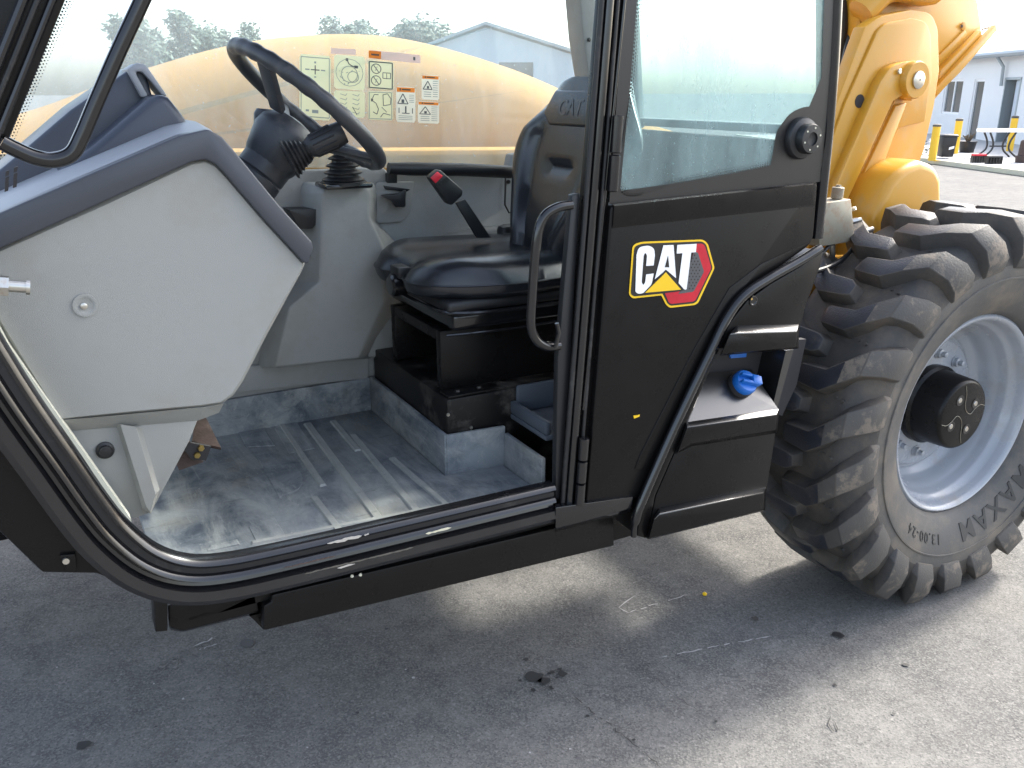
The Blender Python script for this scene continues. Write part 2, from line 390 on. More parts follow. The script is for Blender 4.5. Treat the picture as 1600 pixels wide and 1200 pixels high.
b = MB(); c = atz(1101, 930, .0); b.lathe(c, (0, 0, 1), [(.001, 0), (.007, .002), (.008, .006), (.004, .011), (.001, .012)], DYEL, 10)
tag(b.build('pebble'), 'tiny yellow pebble on the shaded asphalt left of the big tyre', 'pebble')

# ---- building across the yard
A0 = atz(1510, 220, 0); B0 = atz(1584, 230, 0); UD = (B0 - A0).normalized(); ND = V((UD.y, -UD.x, 0))
if ND.dot(CAM - A0) < 0: ND = -ND
def fac(px, py, off=0):
    d = ray(px, py); t = ((A0 + ND * off) - CAM).dot(ND) / d.dot(ND); return CAM + d * t
def fu(px, py): q = fac(px, py); return (q - A0).dot(UD), q.z
bt = empty('white_building', A0)
tag(bt, 'long white rendered building with grey gutter across the yard', 'building')
EZ = fu(1565, 86)[1]
u0, u1 = -5.5, 7
hw = (*fu(1472, 178), *fu(1505, 124)); hd = (*fu(1511, 220), *fu(1534, 130)); ho = (*fu(1559, 222), *fu(1583, 122))
holes = [(fu(1474, 150)[0], fu(1502, 150)[0], fu(1480, 178)[1], fu(1490, 124)[1]),
         (fu(1515, 175)[0], fu(1531, 175)[0], 0.0, fu(1525, 124)[1]),
         (fu(1563, 175)[0], fu(1588, 175)[0], 0.0, fu(1580, 121)[1])]
us = sorted({u0, u1} | {h[0] for h in holes} | {h[1] for h in holes}); zs = sorted({0.0, EZ} | {h[2] for h in holes} | {h[3] for h in holes})
def L3(u, z, off=0): return A0 + UD * u + V((0, 0, z)) + ND * off
b = MB()
for i in range(len(us) - 1):
    for j in range(len(zs) - 1):
        uc = (us[i] + us[i + 1]) / 2; zc = (zs[j] + zs[j + 1]) / 2
        if any(h[0] < uc < h[1] and h[2] < zc < h[3] for h in holes): continue
        q = [L3(us[i], zs[j]), L3(us[i + 1], zs[j]), L3(us[i + 1], zs[j + 1]), L3(us[i], zs[j + 1])]
        b.prism(q, -ND * .2, WHITEP)
for uu in (u0, u1): b.prism([L3(uu, 0, -.2), L3(uu, EZ, -.2), L3(uu, EZ, -8), L3(uu, 0, -8)], UD * (.2 if uu == u0 else -.2), WHITEP)
b.prism([L3(u0, 0, -8), L3(u1, 0, -8), L3(u1, EZ, -8), L3(u0, EZ, -8)], -ND * .2, WHITEP)
b.build('wall', bt, smooth=0)
b = MB(); b.prism([L3(u0 - .3, EZ + .02, .35), L3(u1 + .3, EZ + .02, .35), L3(u1 + .3, EZ + .5, -8.4), L3(u0 - .3, EZ + .5, -8.4)], (0, 0, .1), ROOFM)
b.build('roof', bt, smooth=0)
b = MB(); b.tube([L3(u0 - .3, EZ + .0, .42), L3(u1 + .3, EZ + .0, .42)], .09, ROOFM, 8); b.build('gutter', bt)
b = MB(); ud = fu(1575, 100)[0]; b.tube([L3(ud, EZ, .4), L3(ud, EZ - .35, .12), L3(ud, EZ - .9, .1)], .05, ROOFM, 8); b.build('downpipe', bt)
def framed(h, name, panes, fmat, split):
    w = .07; b = MB(); (a, c, z0, z1) = h
    for (p, q, r, s2) in ((a, c, z1 - w, z1), (a, a + w, z0, z1 - w), (c - w, c, z0, z1 - w), (a + w, c - w, z0, z0 + w)):
        b.prism([L3(p, r, -.04), L3(q, r, -.04), L3(q, s2, -.04), L3(p, s2, -.04)], -ND * .08, fmat)
    if split:
        mu = (a + c) / 2; b.prism([L3(mu - w / 2, z0 + w, -.045), L3(mu + w / 2, z0 + w, -.045), L3(mu + w / 2, z1 - w, -.045), L3(mu - w / 2, z1 - w, -.045)], -ND * .07, fmat)
    f = b.build(name, bt, smooth=0)
    for k in range(panes):
        p = a + w + (c - a - 2 * w) * k / panes; q = a + w + (c - a - 2 * w) * (k + 1) / panes
        b = MB(); b.prism([L3(p + .02, z0 + w, -.08), L3(q - .02, z0 + w, -.08), L3(q - .02, z1 - w, -.08), L3(p + .02, z1 - w, -.08)], -ND * .01, PANE); b.build('pane', f, smooth=0)
framed(holes[0], 'window', 2, DWHT, True); framed(holes[1], 'glass_door', 1, DWHT, False)
(a, c, z0, z1) = holes[2]
b = MB()
for k in (a, c - .06): b.prism([L3(k, 0, .02), L3(k + .06, 0, .02), L3(k + .06, z1, .02), L3(k, z1, .02)], -ND * .3, ROOFM)
b.prism([L3(a, z1 - .07, .03), L3(c, z1 - .07, .03), L3(c, z1, .03), L3(a, z1, .03)], -ND * .3, ROOFM)
b.build('door_frame', bt, smooth=0)
b = MB(); b.prism([L3(a + (c - a) * .45, .03, -.12), L3(c - .07, .03, -.12), L3(c - .07, z1 - .08, -.12), L3(a + (c - a) * .45, z1 - .08, -.12)], -ND * .05, BARN); b.build('open_door', bt, smooth=0)

# pavement and kerb in front of it
K0 = atz(1460, 257, 0); K1 = atz(1600, 276, 0); KD = (K1 - K0).normalized(); KN = V((KD.y, -KD.x, 0))
if KN.dot(A0 - K0) < 0: KN = -KN
b = MB(); b.prism([K0 - KD * 12 + KN * .15, K0 + KD * 12 + KN * .15, K0 + KD * 12 + KN * 25, K0 - KD * 12 + KN * 25], (0, 0, .09), CONC)
tag(b.build('pavement', smooth=0), kind='structure')
b = MB(); b.prism([K0 - KD * 12, K0 + KD * 12, K0 + KD * 12 + KN * .147, K0 - KD * 12 + KN * .147], (0, 0, .11), KERB)
tag(b.build('kerb', bevel=.015, smooth=0), kind='structure')
ZP = .09
def gp(px, py): return atz(px, py, ZP)

def bollard(bx, by, ty, label):
    p = gp(bx, by); h = (by - ty) * dep(p) / F / math.cos(PITCH) ; r = .085
    e = empty('bollard', p); b = MB(); b.lathe(p, (0, 0, 1), [(r, 0), (r, h * .93)], BOLY, 16); b.build('post', e)
    b = MB(); b.lathe(p + V((0, 0, h * .93)), (0, 0, 1), [(r + .004, 0), (r + .004, h * .05), (r * .6, h * .07)], WOODS, 16); b.build('cap', e)
    tag(e, label, 'bollard', 'yellow bollards in front of the white building')
bollard(1456, 251, 199, 'yellow bollard with brown cap, left of the black bin')
bollard(1491, 240, 190, 'yellow bollard between the black bin and the planter tub')
bollard(1577, 236, 186, 'yellow bollard standing behind the white table')
# bin
p = gp(1476, 247); sc = dep(p) / F; e = empty('waste_bin', p); w = 11 * sc; hh = 36 * sc
b = MB(); b.loft([[p + RT * x * w * k + V((FW.x, FW.y, 0)) * y * w * k + V((0, 0, z)) for x, y in ((-1, -1), (1, -1), (1, 1), (-1, 1))] for k, z in ((.82, .03), (1, hh * .9))], BPLA); b.build('body', e, bevel=.02)
b = MB(); b.loft([[p + RT * x * w * k + V((FW.x, FW.y, 0)) * y * w * k + V((0, 0, z)) for x, y in ((-1, -1), (1, -1), (1, 1), (-1, 1))] for k, z in ((1.08, hh * .9), (1.08, hh * .95), (.9, hh))], BPLA); b.build('lid', e, bevel=.01)
b = MB(); q = p - V((FW.x, FW.y, 0)).normalized() * (w * 1.01) + V((0, 0, hh * .45)); b.prism([q + RT * x * w + V((0, 0, z * w)) for x, z in ((-.1, -.3), (.6, -.1), (.6, .25), (-.1, .05))], -FW * .01, DWHT); b.build('paper_label', e, smooth=0)
tag(e, 'black plastic wheelie bin with a white sticker beside the yellow bollard', 'bin')
# planter tub
p = gp(1510, 238); sc = dep(p) / F; e = empty('planter_tub', p)
b = MB(); b.lathe(p, (0, 0, 1), [(.1 * sc * 100, 0), (.125 * sc * 100, 15 * sc), (.135 * sc * 100, 15.5 * sc), (.13 * sc * 100, 17 * sc), (.10 * sc * 100, 16 * sc)], BPLA, 18); b.build('tub', e)
for k in range(9):
    b = MB(); a = k * 2.4; b.tube([p + V((0, 0, 15 * sc)), p + V((math.cos(a) * 5, math.sin(a) * 5, 20 + k % 4 * 2)) * sc, p + V((math.cos(a) * 9, math.sin(a) * 9, 23 + k % 3 * 3)) * sc], [.03, .02, .008], BARK, 5); b.build('dry_stem', e)
tag(e, 'low black planter tub with dry stems by the glass door', 'planter')
# table
p = gp(1556, 246); sc = dep(p) / F; e = empty('garden_table', p); HZ = 38 * sc; fwd = V((FW.x, FW.y, 0)).normalized()
b = MB(); b.prism([p + RT * x * sc + fwd * y * sc + V((0, 0, HZ)) for x, y in ((-31, -12), (31, -12), (31, 14), (-31, 14))], (0, 0, 5 * sc), DWHT); b.build('table_top', e, bevel=.02)
for x in (-1, 1):
    for y in (-1, 1):
        b = MB(); b.tube(crom([p + RT * (x * 20 * sc) + fwd * y * 9 * sc + V((0, 0, HZ)), p + RT * (x * 13 * sc) + fwd * y * 9 * sc + V((0, 0, HZ * .62)), p + RT * (x * 14 * sc) + fwd * y * 9 * sc + V((0, 0, HZ * .3)), p + RT * (x * 27 * sc) + fwd * y * 11 * sc], 5), .022, BPLA, 6); b.build('leg', e)
b = MB(); b.tube([p + RT * (-13 * sc) + V((0, 0, HZ * .45)), p + RT * (13 * sc) + V((0, 0, HZ * .45))], .018, BPLA, 6); b.build('stretcher', e)
tag(e, 'white topped garden table with dark curved legs before the open doorway', 'table')
# slatted crates on the kerb
def crate(px, py, wpx, hpx, mat, label):
    p = gp(px, py); sc = dep(p) / F; e = empty('slatted_crate', p)
    b = MB(); b.prism([p + RT * x * wpx * sc + fwd * y * 9 * sc + V((0, 0, hpx * sc * .8)) for x, y in ((-.5, -.5), (.5, -.5), (.5, .5), (-.5, .5))], (0, 0, hpx * sc * .2), mat); b.build('rim', e)
    for k in range(6):
        x = -.5 + k / 5
        b = MB(); b.prism([p + RT * (x * wpx * sc + d2 * 1.2 * sc) + fwd * y * 8 * sc for d2, y in ((-.6, -.5), (.6, -.5), (.6, .5), (-.6, .5))], (0, 0, hpx * sc * .8), BPLA); b.build('slat', e, smooth=0)
    tag(e, label, 'crate')
crate(1528, 254, 20, 13, RED, 'red rimmed slatted crate on the pavement below the table')
crate(1552, 256, 22, 12, BPLA, 'black slatted crate right of the red crate')
p = gp(1598, 254); e = empty('dark_pot', p); sc = dep(p) / F
b = MB(); b.lathe(p, (0, 0, 1), [(11 * sc, 0), (12 * sc, 10 * sc), (9 * sc, 11 * sc), (8 * sc, 32 * sc), (6 * sc, 34 * sc)], RUST, 16); b.build('pot', e)
tag(e, 'dark brown pot at the right edge of the pavement', 'pot')
# weeds beside first bollard
e = empty('weed', gp(1444, 249)); p = e.location
b = MB()
for k in range(60):
    a = random.uniform(0, 6.28); q = p + V((random.gauss(0, .13), random.gauss(0, .13), random.uniform(.05, .45))); s2 = .06
    u = V((math.cos(a), math.sin(a), random.uniform(-.4, .6))); w2 = u.orthogonal().normalized()
    b.add([q, q + u * s2 + w2 * s2 * .4, q + u * s2 * 2, q + u * s2 - w2 * s2 * .4], [(0, 1, 2, 3)], LEAF)
b.build('foliage', e, smooth=0, recalc=False)
tag(e, 'small green weed at the foot of the yellow bollard', 'weed')

# ---- trees and barn far behind, seen over the hood
def tree_mesh(seed, n=7000):
    rnd = random.Random(seed); b = MB(); cl = []
    for k in range(26):
        while True:
            q = V((rnd.uniform(-1, 1), rnd.uniform(-1, 1), rnd.uniform(-1, 1)))
            if q.length < 1: break
        cl.append((V((q.x * 2.2, q.y * 2.2, 4.0 + q.z * 1.7)), rnd.uniform(.5, 1.0)))
    for k in range(n):
        c, r = rnd.choice(cl); q = V((rnd.gauss(0, 1), rnd.gauss(0, 1), rnd.gauss(0, 1))).normalized() * r * rnd.uniform(.35, 1.05)
        p = c + q; s2 = rnd.uniform(.09, .2); u = V((rnd.uniform(-1, 1), rnd.uniform(-1, 1), rnd.uniform(-.6, .6))).normalized(); w2 = u.orthogonal().normalized()
        b.add([p - u * s2, p + w2 * s2 * .55, p + u * s2, p - w2 * s2 * .55], [(0, 1, 2, 3)], LEAF)
    return b
def tree(px, topy, dist, label, seed):
    d = ray(px, 140); d.z = 0; d.normalize(); base = V((0, 0, 0)) + d * dist
    top = CAM.z + (140 - topy) * dist * d.dot(V((FW.x, FW.y, 0)).normalized()) / (F / math.cos(PITCH))
    e = empty('tree', base); k = top / 6.2
    b = tree_mesh(seed); b.v = [tuple(base + V(v) * k) for v in b.v]; b.build('crown', e, smooth=0, recalc=False)
    b = MB(); b.tube([base, base + V((.05, 0, 1.6)) * k, base + V((0, .1, 3.6)) * k], [.22 * k, .16 * k, .06 * k], BARK, 8)
    for a in range(4): b.tube([base + V((0, 0, 1.8 + a * .3)) * k, base + V((math.cos(a * 1.7) * 1.2, math.sin(a * 1.7) * 1.2, 3.3 + a * .3)) * k], [.09 * k, .03 * k], BARK, 6)
    b.build('trunk', e)
    tag(e, label, 'tree', 'trees behind the machine')
tree(250, 8, 34, 'large pale hazy tree left of the steering wheel, behind the grab bar', 1)
tree(400, 40, 55, 'low distant tree just left above the steering wheel rim', 2)
tree(520, 30, 52, 'broad dark distant tree right of the steering wheel top', 3)
tree(562, 38, 55, 'distant tree between the broad tree and the tall round tree', 4)
tree(648, 28, 52, 'tall round distant tree nearest the pale barn', 5)
tree(320, 35, 48, 'distant tree right of the large hazy tree', 6)
# barn
d0 = ray(760, 140); d0.z = 0; d0.normalize(); bc = d0 * 40; rx = V((d0.y, -d0.x, 0)); e = empty('barn', bc)
tag(e, 'pale gabled barn with a dark door beyond the yellow hood', 'barn')
def bz(py): return CAM.z + (140 - py) * 40 * d0.dot(V((FW.x, FW.y, 0)).normalized()) / (F / math.cos(PITCH))
def bx_(px): return (px - 755) * 40 / 1440
b = MB(); g = [(bx_(660), 0), (bx_(900), 0), (bx_(900), bz(92)), (bx_(755), bz(50)), (bx_(660), bz(82))]
b.prism([bc + rx * x + V((0, 0, z)) for x, z in g], d0 * 12, BARN); b.build('wall', e, smooth=0)
b = MB()
for s0, s1 in (((bx_(645), bz(85)), (bx_(755), bz(47))), ((bx_(755), bz(47)), (bx_(915), bz(94)))):
    b.prism([bc + rx * s0[0] + V((0, 0, s0[1] + .02)) - d0 * .3, bc + rx * s1[0] + V((0, 0, s1[1] + .02)) - d0 * .3, bc + rx * s1[0] + V((0, 0, s1[1] + .14)) - d0 * .3, bc + rx * s0[0] + V((0, 0, s0[1] + .14)) - d0 * .3], d0 * 12.6, ROOFM)
b.build('roof', e, smooth=0)
b = MB(); b.prism([bc + rx * bx_(x) + V((0, 0, z)) - d0 * .02 for x, z in ((775, .3), (828, .3), (828, bz(100)), (775, bz(100)))], d0 * .015, PANE); b.build('door', e, smooth=0)

# ================================================================== THE TELEHANDLER
TH = empty('telehandler', (1.3, 2.1, 0))
tag(TH, 'black and yellow telehandler with open cab, driver seat and large rear tyre', 'telehandler')
YS = 1.60      # outer plane of the cab side

# ---- chassis below the cab
b = MB(); b.box((-.7, 2.52, .45), (3.4, 3.1, .95), SATIN); b.build('chassis', TH, bevel=.02)
b = MB(); b.tube([(2.547, 1.95, .62), (2.547, 3.4, .62)], .13, SATIN, 16); b.build('axle', TH)

# ---- hood on the far side
def hood():
    top = [(-260, 250), (-100, 232), (60, 195), (200, 142), (300, 108), (400, 80), (500, 63), (600, 62), (690, 76), (800, 108), (900, 150), (1000, 190), (1130, 230)]
    P = [at(x, y, 2.86) for x, y in top]; P = crom(P, 4); rings = []
    for p in P:
        z = p.z; r = []
        for (dy, dz) in ((-.10, -1.0 * (z - .75)), (-.12, -.34), (-.105, -.12), (-.06, -.045), (0, 0), (.12, .02), (.5, .03), (.85, 0), (.95, -.12), (.97, -.8)):
            r.append(V((p.x, p.y + dy, z + dz if dz > -.5 or dy > 0 else .75)))
        rings.append(r)
    b = MB(); b.loft(rings, YELD); return b.build('hood', TH, smooth=50)
hood()
b = MB(); b.prism([at(x, y, 2.60) for x, y in ((-150, 238), (1010, 230), (1010, 290), (-150, 300))], (0, .10, 0), YELD); b.build('side_rail', TH, bevel=.02)

# ---- far window with its stickers
YG = 2.50
fl = [at(x, y, YG) for x, y in ((-60, 262), (-8, 262), (118, -60), (180, -150), (960, -150), (925, 0), (905, 130), (905, 262))]
b = MB(); b.prism(fl, (0, .006, 0), GLASSF); fw = b.build('far_side_window', TH, smooth=0)
b = MB(); b.sweep([at(-14, 270, YG - .004), at(110, -30, YG - .004), at(170, -140, YG - .004)], [(-.022, 0), (.0, 0), (.0, .003), (-.022, .003)], DBLK)
P0 = at(-10, 268, YG - .005); P1 = at(117, -30, YG - .005); dv = (P1 - P0); ln = dv.length; dv.normalize(); nv = V((dv.z, 0, -dv.x))
for k in range(int(ln / .0085)):
    for j, s2 in ((0, .0032), (1, .0024), (2, .0016)):
        c = P0 + dv * (k + .5 * (j % 2)) * .0085 + nv * (.001 + j * .006)
        b.poly([c + dv * s2, c + nv * s2, c - dv * s2, c - nv * s2], DBLK)
b.build('frit_band', fw, smooth=0)
def sticker(name, x0, y0, x1, y1, draw, base=STK, skew=0.0, border=None):
    """flat printed sticker on the inside of the far glass; (u,v) runs 0..1 across it"""
    Yk = YG - .002
    def Q(u, v, k=0):
        return at(x0 + (x1 - x0) * u, y0 + (y1 - y0) * v + skew * (x1 - x0) * u, Yk - .0007 * k)
    b = MB()
    r = .06
    b.poly([Q(u, v) for u, v in ((r, 0), (1 - r, 0), (1, r), (1, 1 - r), (1 - r, 1), (r, 1), (0, 1 - r), (0, r))], base)
    def rect(u0, v0, u1, v1, mat, k=1): b.poly([Q(u0, v0, k), Q(u1, v0, k), Q(u1, v1, k), Q(u0, v1, k)], mat)
    def line(pts, w, mat, closed=False, k=2):
        asp = (x1 - x0) / (y1 - y0); n = len(pts)
        for i in range(n if closed else n - 1):
            (a, c), (d, e2) = pts[i], pts[(i + 1) % n]; dx = (d - a) * asp; dy = e2 - c; L_ = math.hypot(dx, dy) or 1
            nx = -dy / L_ * w / asp; ny = dx / L_ * w
            b.poly([Q(a + nx, c + ny, k), Q(d + nx, e2 + ny, k), Q(d - nx, e2 - ny, k), Q(a - nx, c - ny, k)], mat)
    def circ(cx, cy, r0, w, mat):
        asp = (x1 - x0) / (y1 - y0)
        line([(cx + r0 / asp * math.cos(t * math.pi / 8), cy + r0 * math.sin(t * math.pi / 8)) for t in range(16)], w, mat, True)
    if border: line([(.05, .04), (.95, .04), (.95, .96), (.05, .96)], border[0], border[1], True)
    draw(rect, line, circ, b, Q)
    return b.build(name, fw, smooth=0, recalc=False)
def d_cross(rect, line, circ, b, Q):
    line([(.5, .16), (.5, .30)], .008, INK); line([(.36, .23), (.64, .23)], .008, INK)
    for q in ((.47, .10, .53, .13), (.18, .22, .32, .24), (.68, .22, .82, .24), (.47, .33, .53, .35), (.4, .85, .6, .9), (.2, .85, .3, .88)): rect(*q, INKG)
    rect(.7, .55, .9, .62, INK)
def d_rose(rect, line, circ, b, Q):
    circ(.5, .5, .40, .008, INKG); circ(.62, .62, .16, .01, INKG); circ(.5, .55, .24, .01, INKG)
    line([(.42, .12), (.48, .24), (.58, .30), (.70, .32)], .014, INK); rect(.66, .28, .78, .36, INK); rect(.38, .08, .46, .16, INK)
    for k in range(14): a = random.uniform(.15, .85); c = random.uniform(.4, .88); line([(a, c), (a + random.uniform(-.1, .1), c + random.uniform(-.08, .08))], .008, INKG)
def d_two(rect, line, circ, b, Q):
    for x in (.32, .72):
        for k in range(5): line([(x - .12, .12 + k * .17), (x + random.uniform(0, .1), .18 + k * .17), (x + .1, .10 + k * .17)], .010, INKG)
    line([(.6, .6), (.75, .9)], .012, INK)
def d_no(rect, line, circ, b, Q):
    for cy in (.28, .70):
        circ(.32, cy, .17, .014, INK); line([(.22, cy - .12), (.42, cy + .12)], .014, INK); line([(.28, cy + .08), (.36, cy - .08)], .01, INKG)
    line([(.58, .40), (.88, .40), (.88, .60), (.58, .60)], .012, INK, True); line([(.73, .42), (.73, .62)], .01, INK)
def d_arrow(rect, line, circ, b, Q):
    line([(.18, .25), (.25, .12), (.42, .12)], .012, INK); line([(.15, .32), (.32, .42), (.42, .62), (.36, .8), (.2, .72)], .013, INK)
    line([(.6, .12), (.78, .08), (.92, .25), (.9, .45), (.62, .5)], .012, INK, True); line([(.5, .9), (.62, .76), (.9, .82)], .012, INK); line([(.55, .55), (.75, .72)], .01, INK); rect(.12, .26, .2, .36, INK)
def warn(two):
    def d(rect, line, circ, b, Q):
        rect(.03, .02, .97, .15, STKO); rect(.3, .06, .75, .10, WOODS, 2); rect(.18, .05, .25, .11, INK, 2)
        if two:
            line([(.35, .2), (.08, .48), (.62, .48)], .013, INK, True); rect(.28, .36, .42, .46, INK)
            for k in range(5): rect(.68, .22 + k * .05, .93, .235 + k * .05, INKG)
            line([(.15, .75), (.15, .6)], .012, INK); line([(.85, .75), (.85, .6)], .012, INK); line([(.5, .55), (.5, .75)], .02, INK); line([(.3, .75), (.7, .75)], .012, INK)
            for k in range(3): rect(.12, .82 + k * .05, .85, .835 + k * .05, INKG)
        else:
            line([(.35, .24), (.08, .58), (.60, .58)], .018, INK, True); rect(.3, .44, .42, .55, INK)
            for k in range(8): rect(.64, .22 + k * .09, .93, .245 + k * .09, INKG)
            for k in range(3): rect(.12, .68 + k * .09, .55, .705 + k * .09, INKG)
    return d
def d_bar(rect, line, circ, b, Q): rect(.0, .05, .24, .95, STKO); rect(.05, .4, .2, .6, WOODS, 2); rect(.86, .3, .9, .7, INK)
sticker('control_sticker', 468, 84, 517, 185, d_cross, skew=.08, border=(.006, INKG))
sticker('control_sticker', 522, 85, 570, 138, d_rose, skew=.08)
sticker('control_sticker', 522, 141, 570, 182, d_two, skew=.05)
sticker('warning_strip', 576, 78, 657, 91, d_bar, base=STKP, skew=.1)
sticker('manual_sticker', 575, 94, 615, 138, d_no, skew=.08, border=(.02, INK))
sticker('control_sticker', 575, 142, 614, 187, d_arrow, skew=.03, border=(.012, INKG))
sticker('warning_sticker', 619, 135, 649, 190, warn(True), base=STKW, skew=.05)
sticker('warning_sticker', 659, 117, 686, 155, warn(False), base=STKW, skew=.06)
sticker('warning_sticker', 653, 158, 686, 192, warn(False), base=STKW, skew=.05)
# small clear patch above the rose sticker
sticker('faded_label', 517, 75, 556, 84, lambda *a: None, base=STKP, skew=.05)

# far B post (grey trim inside the cab)
b = MB(); b.prism([at(x, y, 2.40) for x, y in ((902, -60), (935, -60), (935, 240), (921, 240), (921, 120), (912, 60))], (0, .09, 0), MGREY); fp = b.build('far_post', TH, bevel=.008)
b = MB(); c = at(920, 62, 2.398); b.lathe(c, (0, -1, 0), [(.006, 0), (.006, .003), (.003, .004)], DBLK, 10); b.build('screw', fp)

# ---- far inner wall of the cab
YW = 2.45
wp = [at(x, y, YW) for x, y in ((150, 285), (270, 276), (430, 268), (600, 262), (605, 268), (795, 268), (800, 241), (905, 232))]
zb = .60
wall = MB(); wall.prism([V((-.3, YW, zb)), V((-.3, YW, wp[0].z))] + wp + [V((1.75, YW, wp[-1].z)), V((1.75, YW, zb))], (0, .045, 0), MGREY)
iw = wall.build('inner_wall', TH, bevel=.008)
# ledge above the mat
b = MB(); b.prism([at(x, y, YW - .018) for x, y in ((300, 582), (395, 572), (576, 556), (576, 592), (300, 622))], (0, .02, 0), MGREY); b.build('lower_ledge', iw, bevel=.006)
# lever console bulge
fr = [at(x, y, 2.33) for x, y in ((516, 292), (572, 292), (577, 300), (577, 340), (600, 390), (600, 470), (560, 560), (430, 575), (452, 480), (500, 440), (503, 300))]
bk = [at(x, y, YW + .01) for x, y in ((470, 283), (585, 285), (590, 292), (592, 350), (640, 400), (640, 480), (580, 560), (400, 575), (420, 480), (462, 440), (466, 300))]
b = MB(); b.loft([fr, bk], MGREY); b.build('lever_console', iw, bevel=.014, seg=3)
# wheel arch swelling under the seam
fr = [at(x, y, 2.41) for x, y in ((560, 560), (555, 470), (590, 410), (640, 383), (720, 364), (810, 350), (900, 345), (900, 560))]
b = MB(); b.prism(fr, (0, .05, 0), MGREY); b.build('arch_panel', iw, bevel=.012, seg=3)
# storage pocket with latch
b = MB()
b.plate([(582, 350, 8), (580, 300), (590, 284), (648, 284), (640, 335, 8), (628, 347)], YW - .012, .012, MGREY)
b.build('pocket_panel', iw, bevel=.004)
lat = MB(); lat.loft([[at(x, y, 2.40) for x, y in ((593, 305), (618, 304), (633, 296), (634, 322), (618, 324), (611, 314))], [at(x, y, YW) for x, y in ((600, 303), (620, 301), (636, 297), (632, 325), (617, 322), (612, 314))]], BPLA); lat.build('latch', iw, bevel=.003)
b = MB(); b.plate([(600, 290), (642, 296), (635, 300), (603, 296)], YW - .02, .02, BPLA); b.build('pocket_lip', iw, bevel=.002)
b = MB(); b.plate([(604, 270, 2), (621, 270, 2), (621, 287, 2), (604, 287, 2)], YW - .012, .012, BPLA); b.build('switch', iw, bevel=.002)
b = MB(); b.plate([(452, 328, 2), (496, 327, 2), (496, 348, 7), (488, 357), (470, 358)], 2.36, .07, BPLA); b.build('cup_tray', iw, bevel=.004)
# arm rail
b = MB(); b.tube([at(607, 263, 2.40), at(640, 264, 2.40), at(720, 265, 2.40), at(800, 269, 2.40)], [.016, .019, .019, .019], BPLA, 14); ar = b.build('arm_rail', TH)
b = MB(); b.tube([at(x, y, 2.437) for x, y in ((790, 277), (789, 320), (795, 332), (815, 332))], .003, DBLK, 6); b.build('trim_clip', iw)
b = MB(); b.lathe(at(794, 284, 2.445), (0, -1, 0), [(.007, 0), (.006, .005)], DBLK, 10); b.build('screw', iw)

# ---- floor and mat
FZ = .68
b = MB(); b.box((.16, 1.65, .60), (1.75, 2.5, .665), SATIN); b.build('cab_floor', TH)
b = MB()
fl = [V((.12, 1.78, FZ)), V((.17, 1.69, FZ)), V((.23, 1.645, FZ)), V((1.005, 1.645, FZ)), V((1.0, 1.868, FZ)), V((.838, 1.882, FZ)), V((.842, 2.44, FZ)), V((.12, 2.44, FZ))]
b.prism(fl, (0, 0, -.012), MAT)
def lip(p, q, h, th):
    b.prism([p - V((0, 0, .011)), q - V((0, 0, .011)), q + V((0, 0, h)), p + V((0, 0, h))], th, MAT)
lip(V((.84, 1.885, FZ)), V((.842, 2.44, FZ)), .108, (.012, 0, 0))
lip(V((.845, 1.882, FZ)), V((1.008, 1.868, FZ)), .108, (0, .012, 0))
lip(V((1.003, 1.675, FZ)), V((1.003, 1.868, FZ)), .09, (.012, 0, 0))
lip(V((.12, 2.435, FZ)), V((.842, 2.435, FZ)), .105, (0, .012, 0))
fm = b.build('floor_mat', TH, bevel=.003, seg=2)
def rib(pts):
    b = MB(); P = [atz(x, y, FZ + .0005) for x, y in fillet(pts, 3)]
    cen = sum(P, V()) / len(P)
    b.loft([P, [p + (cen - p).normalized() * .003 + V((0, 0, .0015)) for p in P]], MAT); b.build('tread_pad', fm, smooth=0)
for q in ([(322, 862, 3), (375, 851), (371, 843), (329, 852, 3)],
          [(388, 823), (400, 847), (447, 838), (428, 808)],
          [(400, 712), (436, 778), (470, 765, 14), (476, 745, 10), (450, 712, 8), (425, 703)],
          [(371, 672), (385, 699), (430, 697), (412, 668)],
          [(425, 664), (452, 709), (492, 701), (462, 658)]): rib(q)
def bar(x0, y0, x1, y1, w):
    b = MB(); p_ = atz(x0, y0, FZ); q_ = atz(x1, y1, FZ); t_ = (q_ - p_).normalized(); n_ = V((-t_.y, t_.x, 0)) * w
    lo_ = [p_ - n_, q_ - n_, q_ + n_, p_ + n_]; i_ = n_ * .7
    hi_ = [p_ - i_ + t_ * .004, q_ - i_ - t_ * .004, q_ + i_ - t_ * .004, p_ + i_ + t_ * .004]
    b.loft([lo_, [v + V((0, 0, .0045)) for v in hi_]], MATR); b.build('rib', fm, smooth=0)
bar(490, 777, 532, 832, .010); bar(440, 664, 505, 760, .009); bar(480, 662, 592, 812, .012); bar(520, 658, 560, 705, .010); bar(551, 680, 652, 800, .011); bar(612, 716, 700, 792, .009)
bar(392, 850, 704, 789, .008)
# pedal
b = MB(); pl = [atz(x, y, .80) for x, y in ((306, 655), (322, 655), (346, 704), (300, 694))]
b.prism(pl, (0, 0, .008), RUST); pd = b.build('brake_pedal', TH, bevel=.002)
b = MB(); b.prism([at(x, y, 1.98) for x, y in ((285, 700), (298, 692), (330, 698), (322, 720), (300, 718))], (0, .01, 0), DARK); b.build('pedal_bracket', pd)
for q in ((314, 700), (308, 711)):
    b = MB(); b.lathe(at(*q, 1.978), (0, -1, 0), [(.008, 0), (.007, .005)], BRASS, 6); b.build('bolt', pd)
b = MB(); b.prism([at(x, y, 2.0) for x, y in ((270, 705), (290, 700), (318, 722), (280, 735))], (0, .12, 0), RUST); b.build('pedal_arm', pd)

